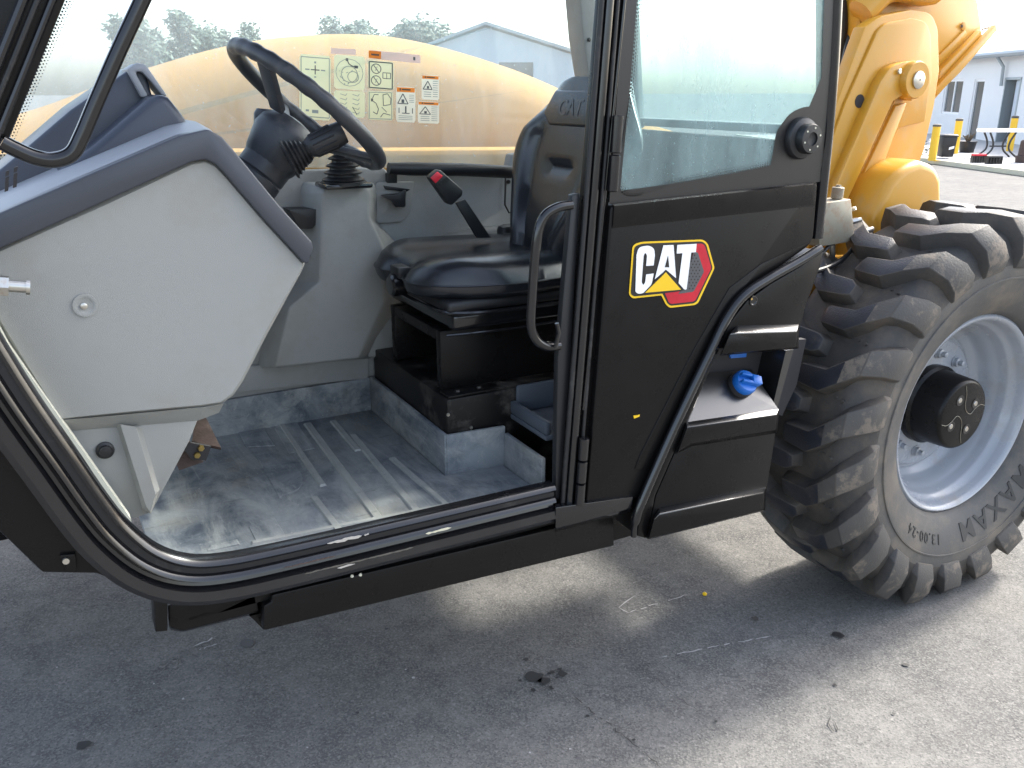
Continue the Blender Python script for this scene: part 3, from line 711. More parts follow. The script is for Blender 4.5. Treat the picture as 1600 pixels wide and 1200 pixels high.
# ---- seat base boxes
b = MB(); b.box((.855, 1.895, .66), (1.62, 2.43, .878), SATIND); lb = b.build('seat_base', TH, bevel=.004)
b = MB(); b.box((.868, 1.957, .8785), (.905, 2.30, 1.04), SATIN)       # front frame with opening
b = MB()
b.box((.868, 1.957, .879), (1.5, 1.985, 1.04), SATIN)
b.box((.868, 2.27, .879), (1.5, 2.30, 1.04), SATIN)
b.box((.868, 1.9855, 1.012), (1.5, 2.2695, 1.04), SATIN)
b.build('seat_pedestal', lb, bevel=.003)
b = MB(); b.box((.862, 1.90, .879), (1.2, 1.955, .884), SATIND); b.build('flange', lb, bevel=.001)
for q in ((1.899, .90), (2.0, 1.06)):
    b = MB(); b.lathe((.9 + (q[0] - 1.899) * .6, 1.928, .884), (0, 0, 1), [(.008, 0), (.007, .005)], DBLK, 6); b.build('bolt', lb)
for q in ((700, 648), (736, 668)):
    b = MB(); b.lathe(at(*q, 1.894), (0, -1, 0), [(.005, 0), (.004, .003)], STEEL, 8); b.build('screw', lb)
# storage tray beside the base
b = MB(); tp = [V((1.02, 1.72, .82)), V((1.3, 1.72, .82)), V((1.3, 1.885, .82)), V((1.02, 1.885, .82))]
TRAY = pmat('dark_tray_plastic', (.06, .072, .09), .5, bump=.2, bscale=500)
b.box((1.03, 1.70, .80), (1.35, 1.885, .815), TRAY); b.box((1.03, 1.70, .8155), (1.045, 1.885, .85), TRAY); b.box((1.0455, 1.872, .8155), (1.35, 1.885, .89), TRAY)
b.build('storage_tray', TH, bevel=.005)

# ---- seat
ST = empty('seat', (1.05, 2.12, 1.04)); ST.parent = TH; ST.matrix_parent_inverse = Matrix.Translation(-TH.location)
def sattach(bm_, name, **k):
    o = bm_.build(name, ST, **k); return o
CPLAN = []
def cushion():
    b = MB(); nu, nv = 26, 30
    x0, x1, y0, y1 = .80, 1.30, 1.862, 2.375
    def plan(u, v):
        x = x0 + (x1 - x0) * u; y = y0 + (y1 - y0) * v
        # front edge rounded with a dip in the middle
        c = (v - .5) * 2
        x += (abs(c) ** 4) * .10 * (1 - u) ** 2 + (abs(c) ** 3) * .02 * (1 - u) + .045 * math.exp(-(c / .22) ** 2) * (1 - u) ** 2
        y += (.5 - v) * .12 * max(0, u - .55) + (.5 - v) * .16 * max(0, .3 - u) ** 1.0 * abs(c) ** 2
        return x, y
    def topz(u, v):
        c = (v - .5) * 2
        e = min(1, u / .22); e = 1 - (1 - e) ** 2.2
        s2 = min(1, (1 - abs(c)) / .30); s2 = 1 - (1 - s2) ** 2.4
        z = 1.168 + .048 * (e * s2) ** .6
        z += .012 * math.exp(-((abs(c) - .62) / .28) ** 2) * e - .018 * math.exp(-(c / .3) ** 2) * (1 - u * .7) - .012 * u
        z -= .004 * math.exp(-((abs(c) - .36) / .025) ** 2) * e
        return z
    def fn(u, v): x, y = plan(u, v); return V((x, y, topz(u, v)))
    rings = []
    b.grid(fn, nu, nv, VINYL)
    per = [(i / nu, 0) for i in range(nu + 1)] + [(1, j / nv) for j in range(1, nv + 1)] + [(i / nu, 1) for i in range(nu - 1, -1, -1)] + [(0, j / nv) for j in range(nv - 1, 0, -1)]
    cx, cy = 1.05, 2.12; rr = []
    CPLAN.extend([plan(1 - i / nu, 0) for i in range(nu)] + [plan(0, j / nv) for j in range(nv)] + [plan(i / nu, 1) for i in range(nu)])
    for k, (sc, z) in enumerate(((1.0, None), (1.006, 1.163), (.992, 1.145), (.96, 1.132))):
        ring = []
        for u, v in per:
            x, y = plan(u, v); ring.append(V((cx + (x - cx) * sc, cy + (y - cy) * sc, topz(u, v) if z is None else z)))
        rr.append(ring)
    b.loft(rr, VINYL, caps=False); b.poly(rr[-1], VINYL)
    return b
cushion().build('cushion', ST, smooth=60)
b = MB(); b.tube([V((1.05 + (x - 1.05) * 1.006, 2.12 + (y - 2.12) * 1.006, 1.165)) for x, y in CPLAN], .0028, VINYL, 6); b.build('piping', ST)
def rbox(name, x0, x1, y0, y1, z0, z1, mat, bev, par=ST):
    b = MB(); b.box((x0, y0, z0), (x1, y1, z1), mat); return b.build(name, par, bevel=bev, seg=3)
rbox('suspension_cover', .86, 1.40, 1.885, 2.34, 1.100, 1.131, BPLA, .012)
rbox('suspension_rail', .88, 1.42, 1.90, 2.33, 1.05, 1.096, BLACK, .012)
b = MB(); b.tube(crom([V((1.35, 1.865, 1.062)), V((1.1, 1.868, 1.05)), V((.93, 1.88, 1.048)), V((.86, 1.9, 1.045))], 4), .004, BLACK, 8); b.build('slide_lever', ST)
b = MB(); b.tube(crom([V((1.4, 1.875, 1.10)), V((1.05, 1.872, 1.098)), V((.9, 1.885, 1.10)), V((.845, 1.94, 1.105)), V((.84, 2.15, 1.105))], 5), .006, BLACK, 8); b.build('suspension_rim', ST)
# adjuster knob at the front
kc = V((.822, 2.12, 1.135))
b = MB(); b.lathe(kc, (-1, 0, 0), [(.026, -.03), (.030, 0), (.030, .016), (.024, .022), (.012, .023)], BLACK, 18); b.build('adjuster_knob', ST)
b = MB(); b.box((.815, 2.09, 1.155), (.85, 2.15, 1.185), BPLA); b.build('gauge', ST, bevel=.004)
# backrest
def backrest():
    # outline half-width by height, thickness front bulge; leaning back
    zs = [1.13, 1.18, 1.24, 1.30, 1.37, 1.44, 1.50, 1.55, 1.60, 1.645, 1.685, 1.70]
    hw = [.13, .14, .16, .20, .255, .288, .282, .252, .212, .178, .145, .09]
    b = MB(); nv = 28; rings = []
    cy = 2.085
    zs = [z if z < 1.44 else 1.44 + (z - 1.44) * .82 for z in zs]
    fine = crom([V((h, 0, z)) for h, z in zip(hw, zs)], 3)
    for q in fine:
        h = q.x; z = q.z; xb = 1.26 + (z - 1.15) * .28; ring = []
        for k in range(nv + 1):
            c = -1 + 2 * k / nv
            edge = (1 - abs(c) ** 4.0)
            bol = .045 * math.exp(-((abs(c) - .74) / .2) ** 2) * (1 if z < 1.52 else max(0, 1 - (z - 1.52) / .06))
            lum = .02 * math.exp(-((z - 1.27) / .08) ** 2) * (1 - c * c)
            gr = -.012 * math.exp(-((abs(c) - .50) / .05) ** 2) * (1 if 1.2 < z < 1.53 else .0)
            slot = 0
            if 1.395 < z < 1.425 and abs(c - .0) < .22: slot = .018
            x = xb - .045 * edge - bol * edge ** .3 - lum + slot - gr
            ring.append(V((x, cy + c * h, z)))
        for k in range(nv, -1, -1):
            c = -1 + 2 * k / nv; ring.append(V((xb + .05 * (1 - abs(c) ** 6) + .005, cy + c * h, z)))
        rings.append(ring)
    b.loft(rings, VINYL); return b
backrest().build('backrest', ST, smooth=60)
def bkp(c, z, off=0): return V((1.26 + (z - 1.15) * .28 - .047 - off, 2.085 + c, z))
hp = [(-.10, 1.525), (-.145, 1.557), (-.11, 1.62), (.11, 1.62), (.145, 1.557), (.10, 1.525)]
b = MB(); b.loft([[bkp(c, z, -.02) for c, z in hp], [bkp(c * .99, z, -.002) for c, z in hp], [bkp(c * .93, 1.573 + (z - 1.573) * .88, .005) for c, z in hp]], VINYL); hpad = b.build('head_pad', ST, bevel=.004, seg=2, smooth=50)
b = MB(); b.text('CAT', lambda v: bkp(-v.x, 1.572 + v.y, .0055 + v.z), VINYL, .06, .001, .0); b.build('embossed_logo', ST, smooth=0)
b = MB(); b.box((1.22, 2.28, 1.08), (1.36, 2.33, 1.24), BPLA); b.build('hinge_bracket', ST, bevel=.02)
b = MB(); b.box((1.22, 1.80, 1.10), (1.4, 1.85, 1.22), BPLA); b.build('hinge_bracket', ST, bevel=.02)
# seat belt buckle on its stalk
b = MB(); b.prism([at(x, y, 2.2) for x, y in ((713, 317), (727, 311), (768, 372), (746, 372))], (0, .012, 0), BPLA); sb = b.build('belt_stalk', ST, bevel=.002)
b = MB(); b.plate([(671, 277, 5), (687, 264, 5), (724, 297, 3), (723, 306), (707, 321, 3), (700, 318)], 2.185, .03, BPLA); b.build('buckle', ST, bevel=.005)
b = MB(); b.plate([(673, 278), (684, 268), (693, 275), (681, 287)], 2.183, .01, RED); b.build('release_button', ST, bevel=.003)
for k in range(5):
    b = MB(); b.plate([(683 + k * 3.2, 288 - k * 2.6), (685 + k * 3.2, 286.5 - k * 2.6), (690 + k * 3.2, 292 - k * 2.6), (688 + k * 3.2, 293.5 - k * 2.6)], 2.1835, .004, DBLK); b.build('buckle_slot', ST, smooth=0)

# ---- steering column, wheel, levers
SC = at(482, 168, 1.97); tl = R(41); NN = V((math.sin(tl), 0, math.cos(tl))); DU = V((math.cos(tl), 0, -math.sin(tl))); DV_ = V((0, 1, 0))
RAD = .187
b = MB(); n = 96; pts = []; rr = []
for k in range(n):
    a = 2 * math.pi * k / n; pts.append(SC + (DU * math.cos(a) + DV_ * math.sin(a)) * RAD); rr.append(.0165 + .0012 * math.cos(a * 26) * (1 if math.sin(a * 2) > -.3 else 0))
b.tube(pts, rr, STEER, 14, closed=True); sw = b.build('steering_wheel', TH, smooth=60)
hub = SC - NN * .062
for a in (R(95), R(215), R(335)):
    e_ = SC + (DU * math.cos(a) + DV_ * math.sin(a)) * RAD; m_ = hub + (DU * math.cos(a) + DV_ * math.sin(a)) * .07 + NN * .01
    t = (e_ - m_).normalized(); s_ = t.cross(NN).normalized()
    b = MB(); b.loft([[p + s_ * w_ + NN * h_ for w_, h_ in ((-.02, -.008), (.02, -.008), (.02, .008), (-.02, .008))] for p in (m_, m_ + (e_ - m_) * .5 - NN * .0, e_)], STEER); b.build('spoke', sw, bevel=.004)
b = MB(); b.lathe(hub, NN, [(.045, -.11), (.060, -.08), (.073, -.03), (.070, -.008), (.05, .015), (.02, .022)], STEER, 28); b.build('hub_cover', sw)
cb = hub - NN * .09
b = MB(); b.tube([cb + NN * .03, cb - NN * .05, cb - NN * .18 , cb - NN * .34], [.058, .05, .035, .032], STEER, 18); sc_ = b.build('steering_column', TH)
b = MB(); b.lathe(hub - NN * .125, NN, [(.052, -.035), (.055, -.03), (.055, .0), (.052, .004), (.055, .008), (.055, .035), (.05, .04)], STEER, 20); b.build('column_collar', sc_)
b = MB(); b.lathe(at(414, 200, 2.0), (.1, 0, 1), [(.02, -.03), (.024, 0), (.024, .03), (.018, .04)], STEER, 14); b.build('stalk_knob', sc_)
p0 = at(450, 250, 1.87); p1 = at(472, 237, 1.865); p2 = at(486, 230, 1.86); p3 = at(524, 212, 1.85); p4 = at(536, 206, 1.847)
b = MB(); t = (p4 - p1).normalized()
pr = []
for k in range(13): pr.append((.042 - .0022 * k + (.004 if k % 2 else -.002), -.0 + k * .0042))
b.lathe(p0, t, pr, RUB, 18); b.build('lever_boot', sc_)
b = MB(); b.tube([p1 - t * .01, p1, p2, p2 + (p3 - p2) * .1, p3, p4], [.010, .012, .022, .024, .026, .024], BPLA, 18); lv = b.build('direction_lever', sc_, smooth=40)
b = MB()
ux = t.orthogonal().normalized(); wx = t.cross(ux)
for k in range(12):
    a = 2 * math.pi * k / 12; o_ = (ux * math.cos(a) + wx * math.sin(a)) * .0245
    b.tube([p2 + o_ * .95 + t * .004, p3 + o_ * 1.06 - t * .004], .0022, BPLA, 5)
b.build('grip_ribs', sc_)
# joystick bellows
jb = at(537, 288, 2.34)
pr = [(.062, 0), (.062, .008)]
for k in range(5): z = .010 + k * .0185; r = .056 - k * .0065; pr += [(r, z), (r + .002, z + .004), (r - .014, z + .012), (r - .015, z + .017)]
pr += [(.018, .105)]
b = MB(); b.lathe(jb, (0, 0, 1), pr, RUB, 28); jb_ = b.build('lever_bellows', TH, smooth=30)
b = MB(); b.box((jb.x - .065, jb.y - .055, jb.z - .008), (jb.x + .065, jb.y + .055, jb.z + .006), BLACK); b.build('bellows_plate', jb_, bevel=.006)

# ---- front console (large pale side panel with slate trim)
YD = 1.72
pan = [(-50, 410), (0, 387), (150, 319), (300, 251), (322, 247), (338, 254), (352, 268), (415, 341), (479, 412), (473, 426), (420, 523), (381, 598), (366, 620), (348, 633), (318, 638), (200, 649), (92, 659), (75, 635), (20, 548), (-35, 455)]
b = MB(); fr = [at(x, y, YD) for x, y in pan]; cen = sum(fr, V()) / len(fr)
b.loft([[p + (cen - p).normalized() * .008 for p in fr], [p + V((0, .010, 0)) for p in fr], [p + V((0, .60, 0)) for p in fr]], LGREY)
cons = b.build('front_console', TH, smooth=30)
# lower lobe of the console
lob = [(100, 672), (200, 664), (310, 655), (296, 690), (240, 795), (232, 803), (206, 812)]
b = MB(); fr = [at(x, y, YD + .036) for x, y in lob]; b.loft([fr, [p + V((0, .5, 0)) for p in fr]], LGREY); b.build('lower_panel', cons, bevel=.004)
b = MB(); b.cplate([(188, 663), (212, 667), (243, 772), (235, 800), (228, 790)], YD + .014, [(180, 660), (222, 668), (250, 765), (236, 803), (222, 795)], YD + .037, LGREY); b.build('panel_ridge', cons, smooth=0)
b = MB(); u_ = [at(x, y, YD + .003) for x, y in ((92, 657), (200, 647), (318, 636), (350, 630))]; l_ = [at(x, y, YD + .034) for x, y in ((98, 674), (200, 666), (310, 657), (342, 645))]; b.add(u_ + l_, [(0, 1, 5, 4), (1, 2, 6, 5), (2, 3, 7, 6)], LGREY); b.build('panel_step', cons, smooth=0)
# pale flange along the door frame
b = MB(); b.prism([at(x, y, YD - .02) for x, y in ((-60, 400), (14, 540), (205, 812), (206, 826), (200, 822), (6, 540), (-70, 405))], (0, .03, 0), EDGE); b.build('panel_flange', cons)
# trim band
o_ = [(-90, 372), (0, 333), (150, 268), (280, 212), (325, 202), (347, 214), (370, 240), (440, 325), (488, 378), (490, 390), (483, 409)]
i_ = [(-90, 430), (0, 389), (150, 321), (300, 253), (321, 249), (336, 256), (350, 270), (413, 343), (462, 396), (474, 410), (481, 413)]
b = MB(); A_ = [at(x, y, YD - .012) for x, y in o_]; B_ = [at(x, y, YD - .012) for x, y in i_]
ring = A_ + B_[::-1]
b.prism(ring, (0, .04, 0), TRIM); b.build('trim_band', cons, bevel=.004, smooth=50)
b = MB(); k = [p + V((0, .0, 0)) for p in A_]
b.loft([[V((p.x, YD + y_, p.z - dz)) for p in A_] for y_, dz in ((.028, .0005), (.10, -.010), (.62, -.012))] , DTOP, caps=False, closed=False); b.build('dash_top', cons, smooth=60)
def vent(x, y):
    for k in range(3):
        b = MB(); yy = y + k * 10
        b.prism([at(q[0], q[1], 1.74) for q in ((x + k * -.5, yy), (x + 6 - k * .5, yy - 2), (x + 5 - k * .5, yy + 6 + k * 2), (x - 1 - k * .5, yy + 8 + k * 2))], (0, .012, 0), DARK); b.build('vent_slot', cons, smooth=0)
vent(9, 268); vent(22, 262)
b = MB(); c = at(133, 477, YD - .001); b.lathe(c, (0, -1, 0), [(.021, -.002), (.021, .0022), (.017, .0026), (.013, .001), (.012, .0005)], LGREY, 28); b.build('screw_cup', cons)
b = MB(); b.lathe(at(131, 478, YD - .002), (0, -1, 0), [(.006, 0), (.006, .003), (.004, .004)], STEEL, 12); b.build('screw', cons)
b = MB(); b.lathe(at(164, 703, YD + .035), (0, -1, 0), [(.017, 0), (.017, .004), (.012, .006), (.011, .011), (.005, .012)], BPLA, 22); b.build('push_button', cons)
# instrument pods behind the console
b = MB()
def pod(pts, Y, th, mat):
    P = [at(x, y, Y) for x, y in pts]; return b.loft([P, [p + V((0, th, 0)) for p in P]], mat)
pod([(-120, 330), (-30, 290), (40, 232), (110, 172), (200, 110), (214, 103), (226, 104), (238, 150), (262, 190), (270, 220), (-120, 400)], 1.98, .3, SLATE); pd1 = b.build('instrument_pod', cons, bevel=.012, seg=3, smooth=50)
b = MB(); pod([(60, 290), (150, 225), (235, 152), (252, 146), (264, 152), (285, 178), (302, 205), (300, 240), (60, 320)], 1.88, .22, SLATE); b.build('instrument_pod', cons, bevel=.016, seg=3, smooth=50)
b = MB(); pod([(198, 108, ), (214, 98), (228, 101), (240, 118), (262, 150), (254, 150), (236, 127), (222, 112), (212, 112), (215, 120), (232, 150), (222, 153)], 1.96, .10, DTOP); b.build('pod_rim', cons, bevel=.004)
# chrome latch pin at the left edge
b = MB(); p = at(0, 446, 1.60); q = at(47, 449, 1.60); d = (q - p).normalized()
b.tube([p - d * .03, p + d * .012], .017, STEEL, 6); b.tube([p + d * .012, q - d * .006], .0095, STEEL, 14); b.tube([q - d * .006, q], .0125, STEEL, 14); b.build('latch_pin', TH)

# ---- door frame: lower front edge, rounded corner and sill
pth = crom([at(x, y, YS) for x, y in ((-110, 330), (-60, 420), (0, 523), (60, 620), (120, 707), (170, 780), (205, 823), (250, 859), (300, 875), (360, 872), (450, 854), (600, 820), (760, 783), (868, 758))], 5)
prof = [(.0, .03), (.0, .010), (.004, .0), (.011, -.004), (.017, .0), (.019, .012), (.030, .014), (.032, .004), (.037, -.004), (.043, -.006), (.047, .001), (.052, .010), (.058, .008), (.064, -.008), (.082, -.012), (.094, -.004), (.098, .02), (.098, .06), (.06, .06)]
b = MB(); b.sweep(pth, prof, BLACK); ds = b.build('door_frame', TH, smooth=45)
b = MB(); b.sweep(pth, [(.0175, .013), (.0175, .006), (.031, .006), (.031, .013)], RUB); b.build('door_seal', ds)
# bare metal wear marks and chips on the sill
FP = [(300, 875), (360, 872), (450, 854), (600, 820), (760, 783), (868, 758)]
def sillp(x, n, y):
    for (x0, y0), (x1, y1) in zip(FP, FP[1:]):
        if x0 <= x <= x1:
            a_ = at(x0, y0, YS); c_ = at(x1, y1, YS); t_ = (c_ - a_).normalized(); p_ = a_ + (c_ - a_) * ((x - x0) / (x1 - x0))
            return p_ + V((t_.z, 0, -t_.x)) * n + V((0, y, 0))
BARE = pmat('bare_metal_wear', (.62, .60, .58), .35, metal=.7)
def wear(x0, x1, n0, w, y, mat):
    k = max(4, int((x1 - x0) / 5)); up_ = []; lo_ = []
    for i in range(k + 1):
        x = x0 + (x1 - x0) * i / k; j_ = random.uniform(.3, 1) if 0 < i < k else .1
        up_.append(sillp(x, n0 - w * j_ * .5, y)); lo_.append(sillp(x, n0 + w * random.uniform(.2, 1) * .5 * (1 if 0 < i < k else .1), y))
    b = MB(); b.prism(up_ + lo_[::-1], (0, .0006, 0), mat); b.build('paint_wear', ds, smooth=0)
wear(508, 562, .011, .009, -.0052, BARE); wear(566, 574, .011, .006, -.0052, BARE); wear(440, 520, .0425, .004, -.0070, RUST)
wear(520, 548, .070, .008, -.0112, BARE); wear(470, 640, .066, .005, -.0096, WOODS); wear(660, 700, .0415, .006, -.0072, KERB)
# upper front pillar and its seals
b = MB(); A_ = [at(x, y, YS) for x, y in ((-60, 215), (14, 218), (62, 100), (118, -40), (160, -130), (20, -130), (-40, -40), (-90, 100))]
b.prism(A_, (0, .05, 0), SATIN); fpil = b.build('front_pillar', TH, bevel=.005)
for o1, r_, mt in ((-20, .006, BLACK), (-44, .005, RUB), (-66, .008, BLACK)):
    b = MB(); b.tube([at(x + o1, y, YS - .003) for x, y in ((14, 218), (62, 100), (118, -40), (155, -130))], r_, mt, 10); b.build('pillar_bead', fpil)
# grab bar
b = MB(); b.tube(crom([at(x, y, 1.60) for x, y in ((3, 222), (22, 232), (55, 246), (85, 250), (112, 240), (128, 212), (150, 160), (185, 80), (222, 0), (262, -90))], 6), .0125, BLACK, 16); b.build('grab_bar', TH)
# ---- outer front skirt
b = MB(); b.plate([(-120, 450), (-20, 540), (60, 690), (140, 800), (200, 880), (240, 930), (165, 903), (150, 897), (66, 896), (0, 832), (-120, 690)], 1.612, .05, SATIN); sk = b.build('front_skirt', TH, bevel=.006)
b = MB(); b.plate([(93, 868), (118, 866), (120, 893), (103, 891)], 1.606, .008, SATIN); b.build('skirt_bracket', sk, bevel=.002)
b = MB(); b.lathe(at(103, 876, 1.605), (0, -1, 0), [(.007, 0), (.006, .004)], STEEL, 8); b.build('bolt', sk)
# ---- beam and bracket below the sill
b = MB(); b.plate([(412, 947), (425, 940), (425, 930), (958, 805), (960, 853), (412, 986)], 1.635, .08, SATIN); bm_ = b.build('sill_beam', TH, bevel=.004)
b = MB(); b.plate([(240, 938), (262, 940), (262, 986), (243, 988)], 1.63, .05, SATIND); b.build('step_bracket', bm_, bevel=.002)
b = MB(); b.cplate([(262, 945), (400, 928), (405, 955), (285, 986, 6), (264, 980, 6)], 1.65, [(262, 945), (400, 928), (405, 958), (285, 988, 6), (264, 984, 6)], 1.72, SATIN); b.build('step_plate', bm_, bevel=.004)
b = MB(); b.plate([(390, 963), (410, 958), (412, 984), (396, 968)], 1.67, .03, SATIN); b.build('bracket_tab', bm_)
b = MB(); b.plate([(958, 805), (990, 797), (990, 836), (958, 845)], 1.70, .2, SATIN); b.build('beam_end', bm_, smooth=0)
for q in ((550, 900), (563, 898)):
    b = MB(); b.lathe(at(*q, 1.618), (0, -1, 0), [(.004, 0), (.003, .003)], STKW, 6); b.build('paint_chip', ds, smooth=0)
def chip(pts, Y):
    b = MB(); b.plate(pts, Y, .001, STKW); b.build('paint_chip', ds, smooth=0)

# ---- B pillar
b = MB(); b.plate([(876, 786), (944, -60), (1000, -60), (950, 330), (918, 793)], YS + .012, .025, SATIN); bp = b.build('rear_door_pillar', TH, bevel=.004)
for a_, c_, r_, mt in (((879, 785), (945, -60), .006, RUB), ((889, 786), (957, -60), .0105, BLACK), ((902, 788), (970, -60), .005, RUB), ((911, 640), (982, -60), .004, BLACK)):
    b = MB(); b.tube([at(*a_, YS + .008), at((a_[0] + c_[0]) / 2, (a_[1] + c_[1]) / 2, YS + .008), at(*c_, YS + .008)], r_, mt, 12); b.build('pillar_bead', bp)
b = MB(); b.plate([(872, 560), (894, 305), (906, 302), (892, 560), (880, 780), (868, 780)], YS + .02, .02, BPLA); b.build('inner_post', bp, bevel=.003)
b = MB(); b.tube(crom([at(x, y, 1.615) for x, y in ((893, 320), (872, 324), (852, 336), (841, 360), (836, 400), (831, 470), (830, 510), (838, 531), (855, 541), (874, 540))], 6), .0105, BLACK, 14); b.build('grab_handle', bp)
b = MB(); b.tube([at(x, y, 1.60) for x, y in ((870, 505), (873, 520), (868, 543))], .005, BLACK, 8); b.build('latch_hook', bp)
def hinge(x0, y0, x1, y1, n):
    b = MB(); a_ = at(x0, y0, YS - .008); c_ = at(x1, y1, YS - .008)
    for k in range(n):
        s_ = a_ + (c_ - a_) * (k / n); t_ = a_ + (c_ - a_) * ((k + .96) / n); ax = (t_ - s_)
        b.lathe(s_, ax, [(.009, 0), (.0125, .002), (.0125, ax.length - .002), (.009, ax.length)], BLACK, 16)
    b.build('hinge', bp, smooth=50)
hinge(913, 684, 905, 790, 3); hinge(966, 180, 957, 302, 2)

# ---- rear side panel
dp = [(955, 320, 10), (1278, 285, 8), (1271, 372, 6), (1262, 386), (1200, 430), (1150, 470), (1100, 560), (1040, 690), (1004, 776, 3), (916, 792, 3)]
b = MB(); b.plate(dp, YS - .004, .045, SATIN); rp = b.build('rear_side_panel', TH, bevel=.007, seg=3)
b = MB(); b.cplate([(960, 322), (1270, 288), (1268, 318), (958, 352)], YS - .008, [(957, 319), (1276, 285), (1272, 323), (955, 358)], YS - .003, SATIN); b.build('top_moulding', rp)
emb = [(1266, 378), (1190, 412), (1140, 450), (1085, 545), (1000, 712), (992, 733), (1006, 735), (1020, 712), (1100, 560), (1150, 470), (1200, 430)]
b = MB(); b.plate(emb, YS - .0065, .004, SATIN); b.build('embossed_band', rp, bevel=.002)
b = MB(); b.plate([(990, 650), (1000, 648), (999, 651), (991, 654)], YS - .006, .002, DYEL); b.build('key_slot', rp)
# sill under the panel
b = MB(); b.cplate([(868, 793), (990, 776), (985, 795), (868, 826)], YS - .012, [(866, 784), (994, 768), (988, 800), (866, 832)], YS + .02, BLACK); b.build('panel_sill', rp, bevel=.003)

# logo decal, traced from the panel
def z7(x, y): return 940 + x / 4.4444, 340 + y / 4.4444
lg = None
def dec(name, pts, k, mat, parent=None):
    b = MB(); b.prism([at(*z7(x, y), YS - .0062 - .0006 * k) for x, y in fillet(pts, 6)], (0, .0008, 0), mat); return b.build(name, parent or rp, smooth=0)
dec('logo_backing', [(190, 535, 50), (215, 190, 55), (275, 168, 40), (705, 152, 50), (738, 180, 20), (785, 350, 16), (665, 605, 30), (470, 627, 40), (445, 600, 10), (415, 540, 8), (215, 562, 50)], 0, DYEL)
dec('logo_field', [(202, 530, 45), (228, 200, 50), (280, 181, 35), (698, 165, 45), (726, 186, 15), (772, 350, 14), (655, 594, 26), (478, 613, 30), (456, 592, 8), (424, 527, 8), (225, 548, 45)], 1, DBLK)
dec('logo_hexagon', [(655, 182), (700, 180, 20), (717, 195, 10), (763, 350, 14), (648, 582, 22), (482, 600, 25), (466, 586, 6), (440, 525), (560, 510)], 2, DRED)
dec('logo_hexagon_face', [(640, 240), (668, 240, 10), (712, 375, 12), (640, 515, 16), (530, 530, 10), (560, 500)], 3, DGRY)
b = MB()
for i in range(12):
    for j in range(5):
        x = 600 + j * 23 + (i % 2) * 11; y = 262 + i * 21
        lim = 668 + (y - 240) * .33 if y < 375 else 712 - (y - 375) * .52
        if x > lim - 14 or x < 612 - (y - 260) * .05: continue
        c = at(*z7(x, y), YS - .0084); r_ = .0022
        b.poly([c + V((math.cos(t) * r_, 0, math.sin(t) * r_)) for t in [k * math.pi / 3 for k in range(6)]], DBLK)
b.build('logo_dots', rp, smooth=0)
dec('logo_letter', [(235, 515, 40), (243, 260, 0), (258, 205, 30), (330, 193, 30), (366, 215, 25), (370, 262, 0), (362, 332, 0), (310, 336), (316, 262, 10), (304, 243, 8), (292, 262, 10), (278, 450, 10), (290, 470, 10), (303, 452, 10), (310, 395, 0), (362, 388, 0), (350, 452, 0), (330, 500, 20), (280, 528, 30), (250, 528, 20)], 4, DWHT)
dec('logo_letter', [(370, 428), (430, 193), (500, 190), (517, 420), (448, 362), ], 4, DWHT)
dec('logo_letter_gap', [(440, 345), (462, 265), (470, 345)], 5, DBLK)
dec('logo_letter', [(526, 190), (660, 182), (655, 240), (622, 243), (590, 500, 12), (575, 500, 8), (535, 455), (562, 247), (522, 250)], 4, DWHT)
dec('logo_triangle_edge', [(284, 532), (445, 362), (575, 505)], 5, DBLK)
dec('logo_triangle', [(303, 522), (447, 380), (552, 500)], 6, DYEL)

# ---- quarter window
b = MB(); qw = [(957, 316), (990, -80), (1316, -80), (1306, 120), (1280, 282)]
b.prism([at(x, y, YS + .008) for x, y in qw], (0, .006, 0), GLASSQ); qg = b.build('quarter_window', TH, smooth=0)
def bandq(name, outer, inner, Y):
    b = MB(); A_ = [at(x, y, Y) for x, y in outer]; B_ = [at(x, y, Y) for x, y in inner]
    n_ = len(A_); b.add(A_ + B_, [(i, (i + 1), n_ + i + 1, n_ + i) for i in range(n_ - 1)], DBLK); return b
o1 = [(982, -80), (948, 322), (1140, 302), (1270, 284), (1284, 281), (1312, 100), (1318, -80)]
i1 = [(1001, -80), (968, 285), (1128, 272), (1205, 262), (1214, 215), (1285, 60), (1290, -80)]
# frit border with the dotted inner edge and the rounded patch round the catch
o1 = [(982, -80), (962, 180), (952, 319), (1060, 309), (1140, 300), (1210, 292), (1277, 284), (1290, 240), (1302, 120), (1308, 0), (1312, -80)]
i1 = [(1002, -80), (985, 130), (969, 298), (1060, 286), (1140, 272), (1207, 258), (1222, 210), (1262, 172), (1284, 120), (1288, 0), (1294, -80)]
b = bandq('f', o1, i1, YS + .005)
b.poly([at(x, y, YS + .0052) for x, y in fillet([(1203, 264, 6), (1213, 205, 10), (1235, 175, 14), (1262, 165, 14), (1285, 170), (1282, 284), (1205, 290)])], DBLK)
IP = crom([at(x, y, YS + .005) for x, y in i1[:6]], 20)
acc = 0; last = IP[0]; cenq = at(1120, 120, YS + .005)
for p in IP[1:]:
    sg = p - last; L_ = sg.length; k_ = 0
    while acc < L_:
        q = last + sg * (acc / L_); inn = (cenq - q).normalized(); tt = sg.normalized()
        for j, s_ in ((0, .0030), (1, .0022), (2, .0014)):
            c = q + inn * (.002 + j * .0055) + tt * (.0035 if j % 2 else 0)
            b.poly([c + tt * s_, c + inn * s_, c - tt * s_, c - inn * s_], DBLK)
        acc += .0075
    acc -= L_; last = p
b.build('frit_border', qg, smooth=0, recalc=False)
kc = at(1250, 216, YS + .004)
